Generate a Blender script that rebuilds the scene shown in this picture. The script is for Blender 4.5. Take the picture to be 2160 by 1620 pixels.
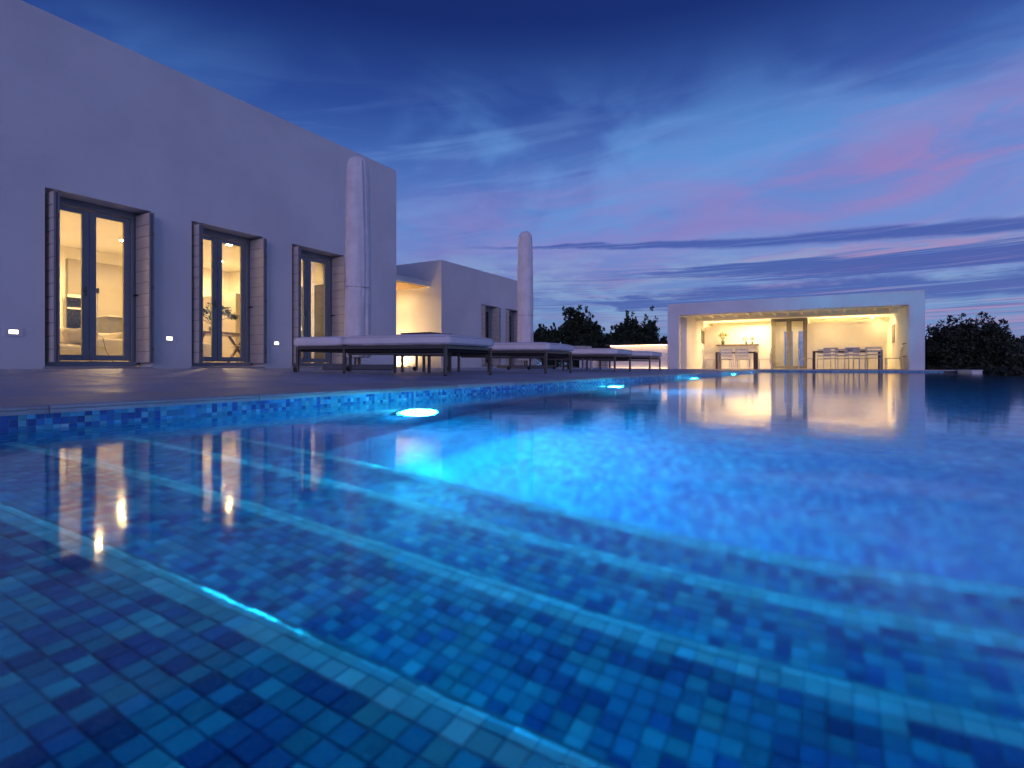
import bpy, bmesh, math, random
from mathutils import Vector, Matrix, noise as mnoise
R_ = math.radians
random.seed(7)
for o in list(bpy.data.objects): bpy.data.objects.remove(o, do_unlink=True)
SC = bpy.context.scene
COL = SC.collection

# ------------------------------------------------------------------ camera
FPX, CX, HY = 1141.0, 1080.0, 773.0            # focal length and horizon measured on the 2160 px wide photograph
TH = math.atan(665.0 / FPX)                    # the view is turned this far left of the pool's long axis (+Y)
CS, SN = math.cos(TH), math.sin(TH)
CAMZ = 0.13
cam_data = bpy.data.cameras.new('camera')
cam = bpy.data.objects.new('camera', cam_data); COL.objects.link(cam)
cam.location = (0, 0, CAMZ); cam.rotation_euler = (R_(90), 0, TH)
cam_data.sensor_width = 36.0
cam_data.lens = 36.0 * FPX / 2160.0
cam_data.shift_y = -(810.0 - HY) / 2160.0
cam_data.clip_start = 0.02; cam_data.clip_end = 6000
cam_data.dof.use_dof = True; cam_data.dof.focus_distance = 9.0; cam_data.dof.aperture_fstop = 6.3
SC.camera = cam

def onX(px, X):                                 # Y of the point that pixel column px shows on the vertical plane X
    u = (px - CX) / FPX; z = X / (u * CS - SN)
    return z * (u * SN + CS)
def onY(px, Y):
    u = (px - CX) / FPX; z = Y / (u * SN + CS)
    return z * (u * CS - SN)
def hgt(py, X, Y):                              # height of the point that pixel row py shows above the spot X, Y
    return CAMZ + (HY - py) / FPX * (-X * SN + Y * CS)

# ------------------------------------------------------------------ render and view settings
SC.view_settings.view_transform = 'Standard'
SC.view_settings.look = 'None'
SC.view_settings.exposure = 0.0
SC.view_settings.gamma = 1.0
SC.render.engine = 'CYCLES'
cy = SC.cycles
cy.use_denoising = True
try: cy.denoiser = 'OPENIMAGEDENOISE'
except Exception: pass
cy.max_bounces = 14; cy.diffuse_bounces = 9; cy.glossy_bounces = 6; cy.transmission_bounces = 10; cy.transparent_max_bounces = 14
cy.sample_clamp_indirect = 150.0; cy.blur_glossy = 0.6
cy.caustics_reflective = True; cy.caustics_refractive = True

# ------------------------------------------------------------------ node helpers
class NT:
    def __init__(s, tree): s.t = tree; s.n = tree.nodes; s.l = tree.links
    def new(s, kind, **kw):
        nd = s.n.new(kind)
        for k, v in kw.items(): setattr(nd, k, v)
        return nd
    def put(s, sock, v):
        if isinstance(v, bpy.types.NodeSocket): s.l.new(v, sock)
        elif isinstance(v, (tuple, list)) and len(v) == 3 and sock.type == 'RGBA': sock.default_value = (*v, 1)
        elif v is not None: sock.default_value = v
    def m(s, op, a, b=None, c=None, clamp=False):
        nd = s.new('ShaderNodeMath', operation=op, use_clamp=clamp)
        s.put(nd.inputs[0], a)
        if b is not None: s.put(nd.inputs[1], b)
        if c is not None: s.put(nd.inputs[2], c)
        return nd.outputs[0]
    def vm(s, op, a, b=None):
        nd = s.new('ShaderNodeVectorMath', operation=op)
        s.put(nd.inputs[0], a)
        if b is not None: s.put(nd.inputs[1], b)
        return nd.outputs['Value'] if op in ('DOT_PRODUCT', 'LENGTH') else nd.outputs['Vector']
    def xyz(s, v):
        nd = s.new('ShaderNodeSeparateXYZ'); s.put(nd.inputs[0], v); return nd.outputs
    def comb(s, x, y, z):
        nd = s.new('ShaderNodeCombineXYZ')
        for i, v in enumerate((x, y, z)): s.put(nd.inputs[i], v)
        return nd.outputs[0]
    def noise(s, vec, scale=1.0, detail=4.0, rough=0.55, dist=0.0):
        nd = s.new('ShaderNodeTexNoise'); nd.inputs['Scale'].default_value = scale
        nd.inputs['Detail'].default_value = detail; nd.inputs['Roughness'].default_value = rough; nd.inputs['Distortion'].default_value = dist
        s.put(nd.inputs['Vector'], vec); return nd.outputs['Fac']
    def rng(s, v, a, b, c=0.0, d=1.0, smooth=True):
        nd = s.new('ShaderNodeMapRange', interpolation_type='SMOOTHSTEP' if smooth else 'LINEAR')
        s.put(nd.inputs[0], v)
        for i, q in enumerate((a, b, c, d)): s.put(nd.inputs[1 + i], q)
        return nd.outputs[0]
    def mix(s, f, a, b, mode='MIX'):
        nd = s.new('ShaderNodeMix', data_type='RGBA', blend_type=mode)
        s.put(nd.inputs[0], f); s.put(nd.inputs[6], a); s.put(nd.inputs[7], b)
        return nd.outputs[2]
    def ramp(s, f, stops, const=False):
        nd = s.new('ShaderNodeValToRGB'); cr = nd.color_ramp
        cr.interpolation = 'CONSTANT' if const else 'LINEAR'
        while len(cr.elements) < len(stops): cr.elements.new(0.5)
        for e, (p, c) in zip(cr.elements, stops): e.position = p; e.color = (*c, 1)
        s.put(nd.inputs[0], f); return nd.outputs[0]

# ------------------------------------------------------------------ world: blue-hour sky with afterglow clouds
W = bpy.data.worlds.new('World'); SC.world = W; W.use_nodes = True
w = NT(W.node_tree); w.n.clear()
tc = w.new('ShaderNodeTexCoord').outputs['Generated']
d = w.vm('NORMALIZE', tc)
sp = w.xyz(d)
el = w.m('MULTIPLY', w.m('ARCSINE', sp[2]), 57.2958)                       # elevation, degrees
rt = w.vm('DOT_PRODUCT', d, (CS, SN, 0.0))                                  # how far towards the sunset side (the right)
ela = w.m('ABSOLUTE', el)
base = w.ramp(w.m('DIVIDE', ela, 60.0), [
    (0.0, (.13, .21, .46)), (.085, (.17, .29, .57)), (.20, (.135, .25, .62)), (.31, (.085, .20, .57)),
    (.42, (.032, .088, .36)), (.54, (.008, .029, .175)), (.75, (.004, .017, .125)), (1.0, (.004, .015, .12))])
aft = w.rng(w.vm('DOT_PRODUCT', d, (.45, -.89, 0.0)), -.2, 1.0, 1.0, 2.0)                 # brighter towards the place where the sun went down
gl = w.m('MULTIPLY', w.rng(rt, -.9, .75, .46, 1.15, smooth=False), aft)
base = w.mix(1.0, base, w.comb(gl, w.m('POWER', gl, .75), w.m('POWER', gl, .45)), 'MULTIPLY')
skyt = w.new('ShaderNodeTexSky', sky_type='NISHITA'); skyt.sun_disc = False
skyt.sun_elevation = R_(-3.0); skyt.sun_rotation = R_(160)
base = w.mix(1.0, base, w.mix(1.0, skyt.outputs[0], (.05, .05, .05), 'MULTIPLY'), 'ADD')
dh = w.vm('MULTIPLY', d, (1.0, 1.0, 0.0))
tilt = w.m('ADD', el, w.m('MULTIPLY', rt, -2.5))
hx = w.xyz(dh)
def skyvec(kh, kv, src): return w.comb(w.m('MULTIPLY', hx[0], kh), w.m('MULTIPLY', hx[1], kh), w.m('MULTIPLY', src, kv))
nwide = w.noise(skyvec(2.2, .085, tilt), 1.0, 4.0, .55, .6)
nmid = w.noise(skyvec(3.4, .22, tilt), 1.0, 6.0, .6, .8)
nfine = w.noise(skyvec(3.2, 1.25, el), 1.3, 9.0, .66, .6)
nfib = w.noise(skyvec(2.6, 3.2, w.m('ADD', el, w.m('MULTIPLY', rt, -1.2))), 1.2, 9.0, .66, .4)
nwarp = w.noise(skyvec(4.0, .35, el), 1.4, 6.0, .6, .3)
# soft bright veils high up
veil = w.m('MULTIPLY', w.rng(nwide, .40, .60), w.m('MULTIPLY', w.rng(el, 8, 16), w.rng(el, 31, 19)))
c1 = w.mix(w.m('MULTIPLY', veil, .75), base, (.12, .32, .72))
cir = w.m('MULTIPLY', w.rng(w.noise(skyvec(2.2, .30, w.m('ADD', el, w.m('MULTIPLY', rt, -9.0))), 1.2, 6.0, .58, .9), .44, .72), w.m('MULTIPLY', w.rng(el, 9, 15), w.rng(el, 29, 18)))
c1 = w.mix(w.m('MULTIPLY', cir, .42), c1, (.19, .36, .74))
# broad pink afterglow band, rising to the right
pc = w.m('SUBTRACT', el, w.m('ADD', 13.2, w.m('MULTIPLY', rt, 5.0)))
pb = w.m('POWER', 2.718, w.m('MULTIPLY', w.m('POWER', w.m('DIVIDE', pc, 5.2), 2.0), -1.0))
pm = w.m('MULTIPLY', pb, w.m('MULTIPLY', w.rng(rt, -.42, .12, .25, 1.0), w.rng(nmid, .30, .66, .1, 1.0)))
c2 = w.mix(w.m('MULTIPLY', pm, .72), c1, (.30, .215, .53))
# hotter pink puffs far to the right
hp = w.m('MULTIPLY', w.m('MULTIPLY', pb, w.rng(rt, .34, .62)), w.rng(nmid, .47, .60))
c2 = w.mix(w.m('MULTIPLY', hp, .36), c2, (.42, .22, .46))
lowp = w.m('MULTIPLY', w.m('MULTIPLY', w.rng(el, 12.5, 9.5), w.rng(el, .5, 3.0)), w.m('MULTIPLY', w.rng(nfine, .44, .62), w.rng(rt, .02, .5, .15, .75)))
c3 = w.mix(lowp, c2, (.42, .27, .48))
# pale turquoise gaps low over the horizon
gap = w.m('MULTIPLY', w.m('MULTIPLY', w.rng(el, 14, 9), w.rng(el, 1.5, 4.5)), w.rng(nwarp, .42, .62))
c3 = w.mix(w.m('MULTIPLY', gap, .55), c3, (.26, .42, .66))
# thin dark streaks
dark = (.062, .112, .40)
def streak(c, e0, bend, wid, amp, r0, r1, k, warp):
    cen = w.m('ADD', e0, w.m('MULTIPLY', w.m('MULTIPLY', rt, rt), bend))
    off = w.m('ADD', w.m('SUBTRACT', el, cen), w.m('MULTIPLY', w.m('SUBTRACT', warp, .5), amp))
    wd = w.m('MULTIPLY', w.rng(rt, r0, r1, .25, 1.0), wid)
    b = w.rng(w.m('ABSOLUTE', w.m('DIVIDE', off, wd)), 1.25, .45)
    b = w.m('MULTIPLY', b, w.m('MULTIPLY', w.rng(rt, r0 - .12, r0 + .1), w.rng(nfib, .30, .50, .2, 1.0)))
    return w.mix(w.m('MULTIPLY', b, k), c, dark)
c4 = streak(c3, 12.4, -3.4, .60, 1.4, -.02, .5, .92, nwarp)
c4 = streak(c4, 9.4, -.6, .95, 3.4, .22, .5, .92, nfine)
c4 = streak(c4, 6.7, -.3, 1.05, 3.6, .10, .4, .85, nwarp)
c4 = streak(c4, 8.1, .6, .5, 3.8, .36, .6, .8, nfine)
sd = w.m('MULTIPLY', w.m('MULTIPLY', w.rng(el, 11.5, 8.0), w.rng(el, .6, 2.4)), w.rng(nfib, .52, .64))
c4 = w.mix(w.m('MULTIPLY', sd, .6), c4, (.085, .135, .40))
c4 = w.mix(w.rng(el, 4.5, .0, 0, .55), c4, (.115, .165, .38))
bg = w.new('ShaderNodeBackground'); w.put(bg.inputs[0], c4); bg.inputs[1].default_value = 1.0
wo = w.new('ShaderNodeOutputWorld'); w.l.new(bg.outputs[0], wo.inputs[0])
W.cycles.sampling_method = 'AUTOMATIC'

# afterglow: the sun has just gone, what is left is a weak, very wide, rose light from the right behind the camera
sun_d = bpy.data.lights.new('sun', 'SUN'); sun_d.energy = 0.64; sun_d.angle = R_(38); sun_d.color = (.82, .59, 1.0)
sun = bpy.data.objects.new('sun', sun_d); COL.objects.link(sun)
sdir = Vector((.33, -.92, .22)).normalized()
sun.rotation_euler = sdir.to_track_quat('Z', 'Y').to_euler()

# ------------------------------------------------------------------ materials
MATS = {}
def principled(name):
    m = bpy.data.materials.new(name); m.use_nodes = True
    t = NT(m.node_tree); b = t.n['Principled BSDF']
    MATS[name] = m
    return m, t, b
def plain(name, col, rough=.6, metal=0.0, var=.12, scale=8.0, bump=0.0, bscale=60.0, spec=.5, trans=0.0):
    m, t, b = principled(name)
    g = t.new('ShaderNodeNewGeometry').outputs['Position']
    n = t.noise(g, scale, 5.0, .6)
    c = t.mix(t.rng(n, .3, .7), tuple(x * (1 - var) for x in col), tuple(min(1, x * (1 + var)) for x in col))
    t.put(b.inputs['Base Color'], c)
    b.inputs['Metallic'].default_value = metal
    t.put(b.inputs['Roughness'], t.rng(t.noise(g, scale * 3, 3.0), .3, .7, max(.03, rough - .08), min(1, rough + .08)))
    b.inputs['Specular IOR Level'].default_value = spec
    if bump:
        bp = t.new('ShaderNodeBump'); bp.inputs['Strength'].default_value = bump; bp.inputs['Distance'].default_value = .01
        t.put(bp.inputs['Height'], t.noise(g, bscale, 6.0, .65)); t.put(b.inputs['Normal'], bp.outputs[0])
    return m
def glow(name, col, strength):
    m = bpy.data.materials.new(name); m.use_nodes = True
    t = NT(m.node_tree); t.n.clear()
    e = t.new('ShaderNodeEmission'); e.inputs[0].default_value = (*col, 1); e.inputs[1].default_value = strength
    o = t.new('ShaderNodeOutputMaterial'); t.l.new(e.outputs[0], o.inputs[0])
    MATS[name] = m
    return m
# rendered lime plaster: soft trowel unevenness, faint streaks
m, t, b = principled('plaster')
g = t.new('ShaderNodeNewGeometry').outputs['Position']
gx = t.xyz(g)
big = t.noise(g, .7, 4.0, .55); med = t.noise(g, 5.0, 6.0, .6)
drip = t.noise(t.comb(t.m('MULTIPLY', gx[0], 4.0), t.m('MULTIPLY', gx[1], 4.0), t.m('MULTIPLY', gx[2], .35)), 1.0, 5.0, .6)
c = t.mix(t.rng(big, .3, .7), (.73, .72, .72), (.83, .82, .81))
c = t.mix(t.rng(drip, .55, .8, 0, .12), c, (.68, .67, .66))
t.put(b.inputs['Base Color'], c); b.inputs['Roughness'].default_value = .88; b.inputs['Specular IOR Level'].default_value = .25
bp = t.new('ShaderNodeBump'); bp.inputs['Strength'].default_value = .14; bp.inputs['Distance'].default_value = .010
t.put(bp.inputs['Height'], t.m('ADD', med, t.m('MULTIPLY', t.noise(g, 60.0, 4.0, .6), .25))); t.put(b.inputs['Normal'], bp.outputs[0])
plain('interior_plaster', (.80, .77, .70), .85, var=.03, scale=1.5, bump=.1, bscale=20)
plain('interior_beige', (.33, .29, .235), .7, var=.05, scale=2)
plain('interior_floor', (.42, .38, .32), .45, var=.08, scale=3)
plain('door_paint', (.26, .28, .31), .45, var=.06, scale=5, bump=.05)
plain('shutter_paint', (.52, .49, .45), .62, var=.07, scale=6, bump=.12, bscale=40)
plain('shutter_edge', (.22, .225, .24), .5, var=.06, scale=5)
plain('black_iron', (.03, .03, .032), .45, metal=.6)
plain('chrome', (.55, .54, .53), .25, metal=1.0, var=.03)
plain('lounger_metal', (.17, .145, .125), .36, metal=.8, var=.10, scale=20)
plain('platform_dark', (.018, .018, .020), .8)
plain('mattress_fabric', (.78, .76, .76), .92, var=.04, scale=3, bump=.25, bscale=9, spec=.15)
plain('cover_fabric', (.84, .80, .79), .9, var=.08, scale=4, bump=.5, bscale=14, spec=.15)
plain('strap_fabric', (.60, .57, .56), .9)
plain('rubber', (.02, .02, .02), .8)
plain('base_stone', (.13, .13, .135), .85, var=.15, bump=.2)
plain('table_dark', (.035, .035, .038), .4)
plain('pale_metal', (.62, .60, .56), .45, metal=.3)
plain('white_chair', (.70, .67, .62), .5)
plain('sling_grey', (.48, .46, .46), .8)
plain('dining_dark', (.11, .065, .04), .5)
plain('counter_wood', (.20, .13, .08), .5, var=.2, scale=12)
plain('canopy_wood', (.42, .26, .13), .6, var=.2, scale=9, bump=.1)
plain('sofa_fabric', (.78, .74, .68), .95, var=.04, bump=.2, bscale=30)
plain('pillow_fabric', (.60, .55, .47), .95, var=.05, bump=.2, bscale=30)
plain('cabinet_grey', (.15, .14, .115), .6)
plain('pane_dim', (.07, .07, .065), .3)
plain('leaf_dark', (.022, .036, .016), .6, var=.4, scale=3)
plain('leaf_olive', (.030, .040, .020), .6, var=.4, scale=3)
plain('leaf_house', (.04, .085, .02), .5, var=.4, scale=12)
plain('leaf_yellow', (.26, .30, .03), .5, var=.3, scale=12)
plain('bark', (.055, .042, .032), .9, var=.3, bump=.4)
plain('vase', (.12, .11, .10), .4)
plain('planter_white', (.74, .72, .70), .7)
plain('earth', (.050, .046, .038), .95, var=.4, scale=.6, bump=.5, bscale=4)
plain('lit_basin_blue', (.22, .45, .66), .7)  # glow of a lit water basin put into the colour
plain('dark_glass', (.006, .007, .010), .25)
# stone paving: honed grey limestone with veining
def stone(name, c0, c1, rough):
    m, t, b = principled(name)
    g = t.new('ShaderNodeNewGeometry').outputs['Position']
    oi = t.new('ShaderNodeObjectInfo').outputs['Random']
    v = t.vm('ADD', g, t.comb(t.m('MULTIPLY', oi, 7.0), t.m('MULTIPLY', oi, 3.0), 0.0))
    n1 = t.noise(v, 3.0, 7.0, .62, .4); n2 = t.noise(v, 45.0, 4.0, .6)
    c = t.mix(t.rng(n1, .3, .7), c0, c1)
    c = t.mix(t.rng(n2, .55, .75, 0, .35), c, tuple(x * .6 for x in c0))
    k = t.m('ADD', .86, t.m('MULTIPLY', oi, .26))
    c = t.mix(1.0, c, t.comb(k, k, k), 'MULTIPLY')
    t.put(b.inputs['Base Color'], c)
    t.put(b.inputs['Roughness'], t.rng(n1, .3, .7, rough - .1, rough + .12))
    bp = t.new('ShaderNodeBump'); bp.inputs['Strength'].default_value = .35; bp.inputs['Distance'].default_value = .004
    t.put(bp.inputs['Height'], t.m('ADD', n1, t.m('MULTIPLY', n2, .5))); t.put(b.inputs['Normal'], bp.outputs[0])
    return m
stone('paving_stone', (.24, .285, .37), (.36, .405, .49), .5)
stone('coping_stone', (.32, .33, .34), (.45, .455, .46), .55)
stone('terrace_stone', (.24, .24, .25), (.33, .325, .33), .6)
plain('joint_mortar', (.10, .10, .105), .9)

# glass mosaic: every cell of a 23.2 mm grid gets its own glaze
PITCH = 0.0232
def mosaic(name, grout, pale=0.0, skip=None):
    m, t, b = principled(name)
    ge = t.new('ShaderNodeNewGeometry'); P, N = ge.outputs['Position'], ge.outputs['True Normal']
    q = t.vm('ADD', P, t.vm('MULTIPLY', N, (-.006, -.006, -.006)))
    q = t.vm('ADD', t.vm('DIVIDE', q, (PITCH, PITCH, PITCH)), (200.0, 200.0, 200.0))
    cell = t.vm('FLOOR', q)
    if skip is not None: cell = t.vm('MULTIPLY', cell, tuple(0.0 if i == skip else 1.0 for i in range(3)))
    else: cell = t.vm('MULTIPLY', cell, t.vm('SUBTRACT', (1.0, 1.0, 1.0), t.vm('ABSOLUTE', t.vm('SNAP', t.vm('ADD', t.vm('ABSOLUTE', N), (.3, .3, .3)), (1.0, 1.0, 1.0)))))
    wn = t.new('ShaderNodeTexWhiteNoise', noise_dimensions='3D'); t.put(wn.inputs['Vector'], cell)
    wn2 = t.new('ShaderNodeTexWhiteNoise', noise_dimensions='3D'); t.put(wn2.inputs['Vector'], t.vm('ADD', cell, (11.3, 5.7, 3.1)))
    if pale:
        col = t.ramp(wn.outputs['Value'], [(0, (.62, .86, .92)), (.28, (.74, .90, .94)), (.6, (.84, .94, .96)), (.88, (.42, .74, .88))], True)  # pearly nosing glazes, whitened further for the lamp light on the edges
    else:
        col = t.ramp(wn.outputs['Value'], [(0, (.016, .105, .36)), (.16, (.026, .18, .46)), (.30, (.040, .33, .56)), (.58, (.065, .42, .60)), (.82, (.13, .52, .65)), (.95, (.34, .62, .71))], True)
    k = t.rng(wn2.outputs['Value'], 0, 1, .72, 1.22, smooth=False)
    col = t.mix(1.0, col, t.comb(k, k, k), 'MULTIPLY')
    gr = t.noise(P, 260.0, 3.0, .6)
    col = t.mix(t.rng(gr, .45, .75, 0, .18), col, (.5, .62, .7))
    if grout:
        fx = t.xyz(t.vm('FRACTION', q)); nx = t.xyz(t.vm('ABSOLUTE', N))
        dm = None
        for i in range(3):
            di = t.m('SUBTRACT', .5, t.m('ABSOLUTE', t.m('SUBTRACT', fx[i], .5)))
            di = t.m('ADD', di, t.m('MULTIPLY', t.m('GREATER_THAN', nx[i], .6), 2.0))
            dm = di if dm is None else t.m('MINIMUM', dm, di)
        col = t.mix(t.rng(dm, .02, .05), (.16, .30, .42), col)
    t.put(b.inputs['Base Color'], col)
    b.inputs['Roughness'].default_value = .32 if not pale else .25
    b.inputs['Specular IOR Level'].default_value = .35
    return m
mosaic('mosaic_tile', False, skip=2); mosaic('mosaic_band', False, skip=0); mosaic('mosaic_field', True); mosaic('mosaic_nosing', False, 1.0, skip=2)
plain('tile_grout', (.13, .30, .43), .9, var=.2)

# water: clear, faint ripples, softened by the long exposure
m = bpy.data.materials.new('pool_water'); m.use_nodes = True; MATS['pool_water'] = m
t = NT(m.node_tree); t.n.clear()
g = t.new('ShaderNodeNewGeometry').outputs['Position']
gx = t.xyz(g)
h1 = t.noise(g, 2.6, 3.0, .5, .3); h2 = t.noise(t.vm('MULTIPLY', g, (1.0, 1.6, 1.0)), 17.0, 3.0, .5, .4)
hh = t.m('ADD', t.m('MULTIPLY', h1, .65), t.m('MULTIPLY', h2, .10))
bp = t.new('ShaderNodeBump'); bp.inputs['Strength'].default_value = .11; bp.inputs['Distance'].default_value = .02
t.put(bp.inputs['Height'], hh)
gls = t.new('ShaderNodeBsdfGlossy'); gls.inputs['Roughness'].default_value = .066; t.put(gls.inputs['Normal'], bp.outputs[0])
rf = t.new('ShaderNodeBsdfRefraction'); rf.inputs['IOR'].default_value = 1.33; rf.inputs['Roughness'].default_value = .115; t.put(rf.inputs['Normal'], bp.outputs[0])
rf.inputs['Color'].default_value = (.95, .98, 1.0, 1)
fr = t.new('ShaderNodeFresnel'); fr.inputs['IOR'].default_value = 1.33; t.put(fr.inputs['Normal'], bp.outputs[0])
mx = t.new('ShaderNodeMixShader'); t.l.new(fr.outputs[0], mx.inputs[0]); t.l.new(rf.outputs[0], mx.inputs[1]); t.l.new(gls.outputs[0], mx.inputs[2])
o = t.new('ShaderNodeOutputMaterial'); t.l.new(mx.outputs[0], o.inputs[0])
ab = t.new('ShaderNodeVolumeAbsorption'); ab.inputs['Color'].default_value = (.03, .72, .88, 1); ab.inputs['Density'].default_value = .75
t.l.new(ab.outputs[0], o.inputs['Volume'])

# thin window glass
def pane(name, boost):
    m = bpy.data.materials.new(name); m.use_nodes = True; MATS[name] = m
    t = NT(m.node_tree); t.n.clear()
    gl = t.new('ShaderNodeBsdfGlossy'); gl.inputs['Roughness'].default_value = .01
    tr = t.new('ShaderNodeBsdfTransparent'); tr.inputs['Color'].default_value = (.95, .97, .96, 1)
    fr = t.new('ShaderNodeFresnel'); fr.inputs['IOR'].default_value = 1.5
    mx = t.new('ShaderNodeMixShader'); t.put(mx.inputs[0], t.m('MULTIPLY', fr.outputs[0], boost, clamp=True))
    t.l.new(tr.outputs[0], mx.inputs[1]); t.l.new(gl.outputs[0], mx.inputs[2])
    o = t.new('ShaderNodeOutputMaterial'); t.l.new(mx.outputs[0], o.inputs[0])
    return m
pane('window_glass', 1.6)

WARM = (1.0, .66, .29)
glow('downlight_glow', WARM, 700.0)
glow('deep_downlight_glow', WARM, 4700.0)
glow('wall_lamp_glow', (1.0, .78, .50), 9.0)
glow('pavilion_spot_glow', WARM, 4000.0)
glow('porch_spot_glow', (1.0, .66, .30), 120.0)
glow('cove_glow', (1.0, .64, .26), 80.0)
glow('strip_glow', (1.0, .62, .30), 15.0)
glow('pool_lamp_glow', (.08, .80, 1.0), 330.0)
glow('table_lamp_glow', (1.0, .72, .4), 3.0)
glow('courtyard_glow', WARM, 900.0)

# ------------------------------------------------------------------ mesh helpers
class MB:
    def __init__(s): s.v = []; s.f = []; s.flat = False
    def add(s, vs, fs):
        o = len(s.v); s.v += [tuple(v) for v in vs]; s.f += [tuple(i + o for i in f) for f in fs]; return s
    def box(s, x0, x1, y0, y1, z0, z1):
        x0, x1 = sorted((x0, x1)); y0, y1 = sorted((y0, y1)); z0, z1 = sorted((z0, z1))
        return s.add([(x0,y0,z0),(x1,y0,z0),(x1,y1,z0),(x0,y1,z0),(x0,y0,z1),(x1,y0,z1),(x1,y1,z1),(x0,y1,z1)],
                     [(0,3,2,1),(4,5,6,7),(0,1,5,4),(1,2,6,5),(2,3,7,6),(3,0,4,7)])
    def tube(s, pts, r, n=8, cap=True):
        pts = [Vector(p) for p in pts]; rs = r if isinstance(r, (list, tuple)) else [r] * len(pts)
        rings = []; o = len(s.v)
        ref = Vector((0, 0, 1))
        for i, p in enumerate(pts):
            a = pts[max(i - 1, 0)]; b = pts[min(i + 1, len(pts) - 1)]
            dr = (b - a).normalized()
            if abs(dr.dot(ref)) > .95: ref = Vector((1, 0, 0))
            e1 = dr.cross(ref).normalized(); e2 = dr.cross(e1)
            for k in range(n):
                an = 2 * math.pi * k / n
                s.v.append(tuple(p + (e1 * math.cos(an) + e2 * math.sin(an)) * rs[i]))
        for i in range(len(pts) - 1):
            for k in range(n):
                s.f.append((o + i*n + k, o + i*n + (k+1) % n, o + (i+1)*n + (k+1) % n, o + (i+1)*n + k))
        if cap:
            s.f.append(tuple(o + k for k in range(n))[::-1]); s.f.append(tuple(o + (len(pts)-1)*n + k for k in range(n)))
        return s
    def lathe(s, prof, c=(0, 0, 0), n=24, fn=None):
        o = len(s.v)
        for r, z in prof:
            for k in range(n):
                an = 2 * math.pi * k / n
                rr = r * (fn(an, z) if fn else 1.0)
                s.v.append((c[0] + rr * math.cos(an), c[1] + rr * math.sin(an), c[2] + z))
        m = len(prof)
        for i in range(m - 1):
            for k in range(n):
                s.f.append((o + i*n + k, o + i*n + (k+1) % n, o + (i+1)*n + (k+1) % n, o + (i+1)*n + k))
        s.f.append(tuple(o + k for k in range(n))[::-1]); s.f.append(tuple(o + (m-1)*n + k for k in range(n)))
        return s
    def cushion(s, x0, x1, y0, y1, z0, z1, r=.05, puff=.012, seed=0, n=(14, 8, 4), wr=.004):
        bm = bmesh.new(); bmesh.ops.create_cube(bm, size=2.0)
        bmesh.ops.subdivide_edges(bm, edges=bm.edges[:], cuts=11, use_grid_fill=True)
        cx, cy_, cz = (x0+x1)/2, (y0+y1)/2, (z0+z1)/2; hx_, hy_, hz_ = (x1-x0)/2, (y1-y0)/2, (z1-z0)/2
        for v in bm.verts:
            p = Vector((v.co.x * hx_, v.co.y * hy_, v.co.z * hz_))
            q = Vector((max(-hx_+r, min(hx_-r, p.x)), max(-hy_+r, min(hy_-r, p.y)), max(-hz_+r*.9, min(hz_-r*.9, p.z))))
            dlt = p - q
            if dlt.length > 1e-6: p = q + dlt.normalized() * r
            fx, fy = p.x / hx_, p.y / hy_
            p.z += math.copysign(puff, p.z) * max(0, 1 - fx**4) * max(0, 1 - fy**4) * (1 if p.z > 0 else .2)
            w_ = mnoise.noise(Vector((p.x * 7 + seed * 9.1, p.y * 7, p.z * 7))) * wr
            p.z += w_ ; p.x += w_ * .6; p.y += w_ * .6
            v.co = p + Vector((cx, cy_, cz))
        bm.verts.ensure_lookup_table()
        s.add([tuple(v.co) for v in bm.verts], [tuple(v.index for v in f.verts) for f in bm.faces]); bm.free()
        return s
    def mesh(s, name, smooth=False, bevel=0.0, seg=1):
        me = bpy.data.meshes.new(name); me.from_pydata(s.v, [], s.f)
        bm = bmesh.new(); bm.from_mesh(me)
        if not s.flat: bmesh.ops.recalc_face_normals(bm, faces=bm.faces[:])
        if bevel: bmesh.ops.bevel(bm, geom=bm.edges[:], offset=bevel, segments=seg, affect='EDGES', profile=.5)
        if smooth:
            for f in bm.faces: f.smooth = True
        bm.to_mesh(me); bm.free(); me.update()
        return me
    def build(s, name, mat, parent=None, smooth=False, bevel=0.0, seg=1):
        """vertices are world coordinates (or local ones for a thing made at the origin)"""
        if parent is not None:
            off = ROOT.get(parent.name, Vector((0, 0, 0)))
            s.v = [tuple(Vector(v) - off) for v in s.v]
        me = s.mesh(name, smooth, bevel, seg)
        return link(name, me, mat, parent)
ROOT = {}
def link(name, me, mat, parent=None):
    if mat is not None and not me.materials: me.materials.append(MATS[mat])
    ob = bpy.data.objects.new(name, me); COL.objects.link(ob)
    if parent is not None:
        ob.parent = parent; ROOT[ob.name] = ROOT.get(parent.name, Vector((0, 0, 0)))
    return ob
def thing(name, label, cat, loc=(0, 0, 0), group=None, rz=0.0):
    e = bpy.data.objects.new(name, None); COL.objects.link(e)
    e.location = loc; e.rotation_euler = (0, 0, rz); e.empty_display_size = .1
    ROOT[e.name] = Vector(loc)
    tag(e, label, cat, group); return e
def tag(o, label, cat, group=None):
    o['label'] = label; o['category'] = cat
    if group: o['group'] = group
    return o
def struct(o): o['kind'] = 'structure'; return o
def stuff(o): o['kind'] = 'stuff'; return o
def copy_tree(o, parent=None):
    c = o.copy(); COL.objects.link(c); c.parent = parent
    for ch in list(o.children): copy_tree(ch, c)
    return c
def place(proto, used, loc, rz=0.0, label=None, tilt=0.0):
    o = proto if not used else copy_tree(proto)
    o.location = loc; o.rotation_euler = (0, tilt, rz)
    if label: o['label'] = label
    return o

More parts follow.
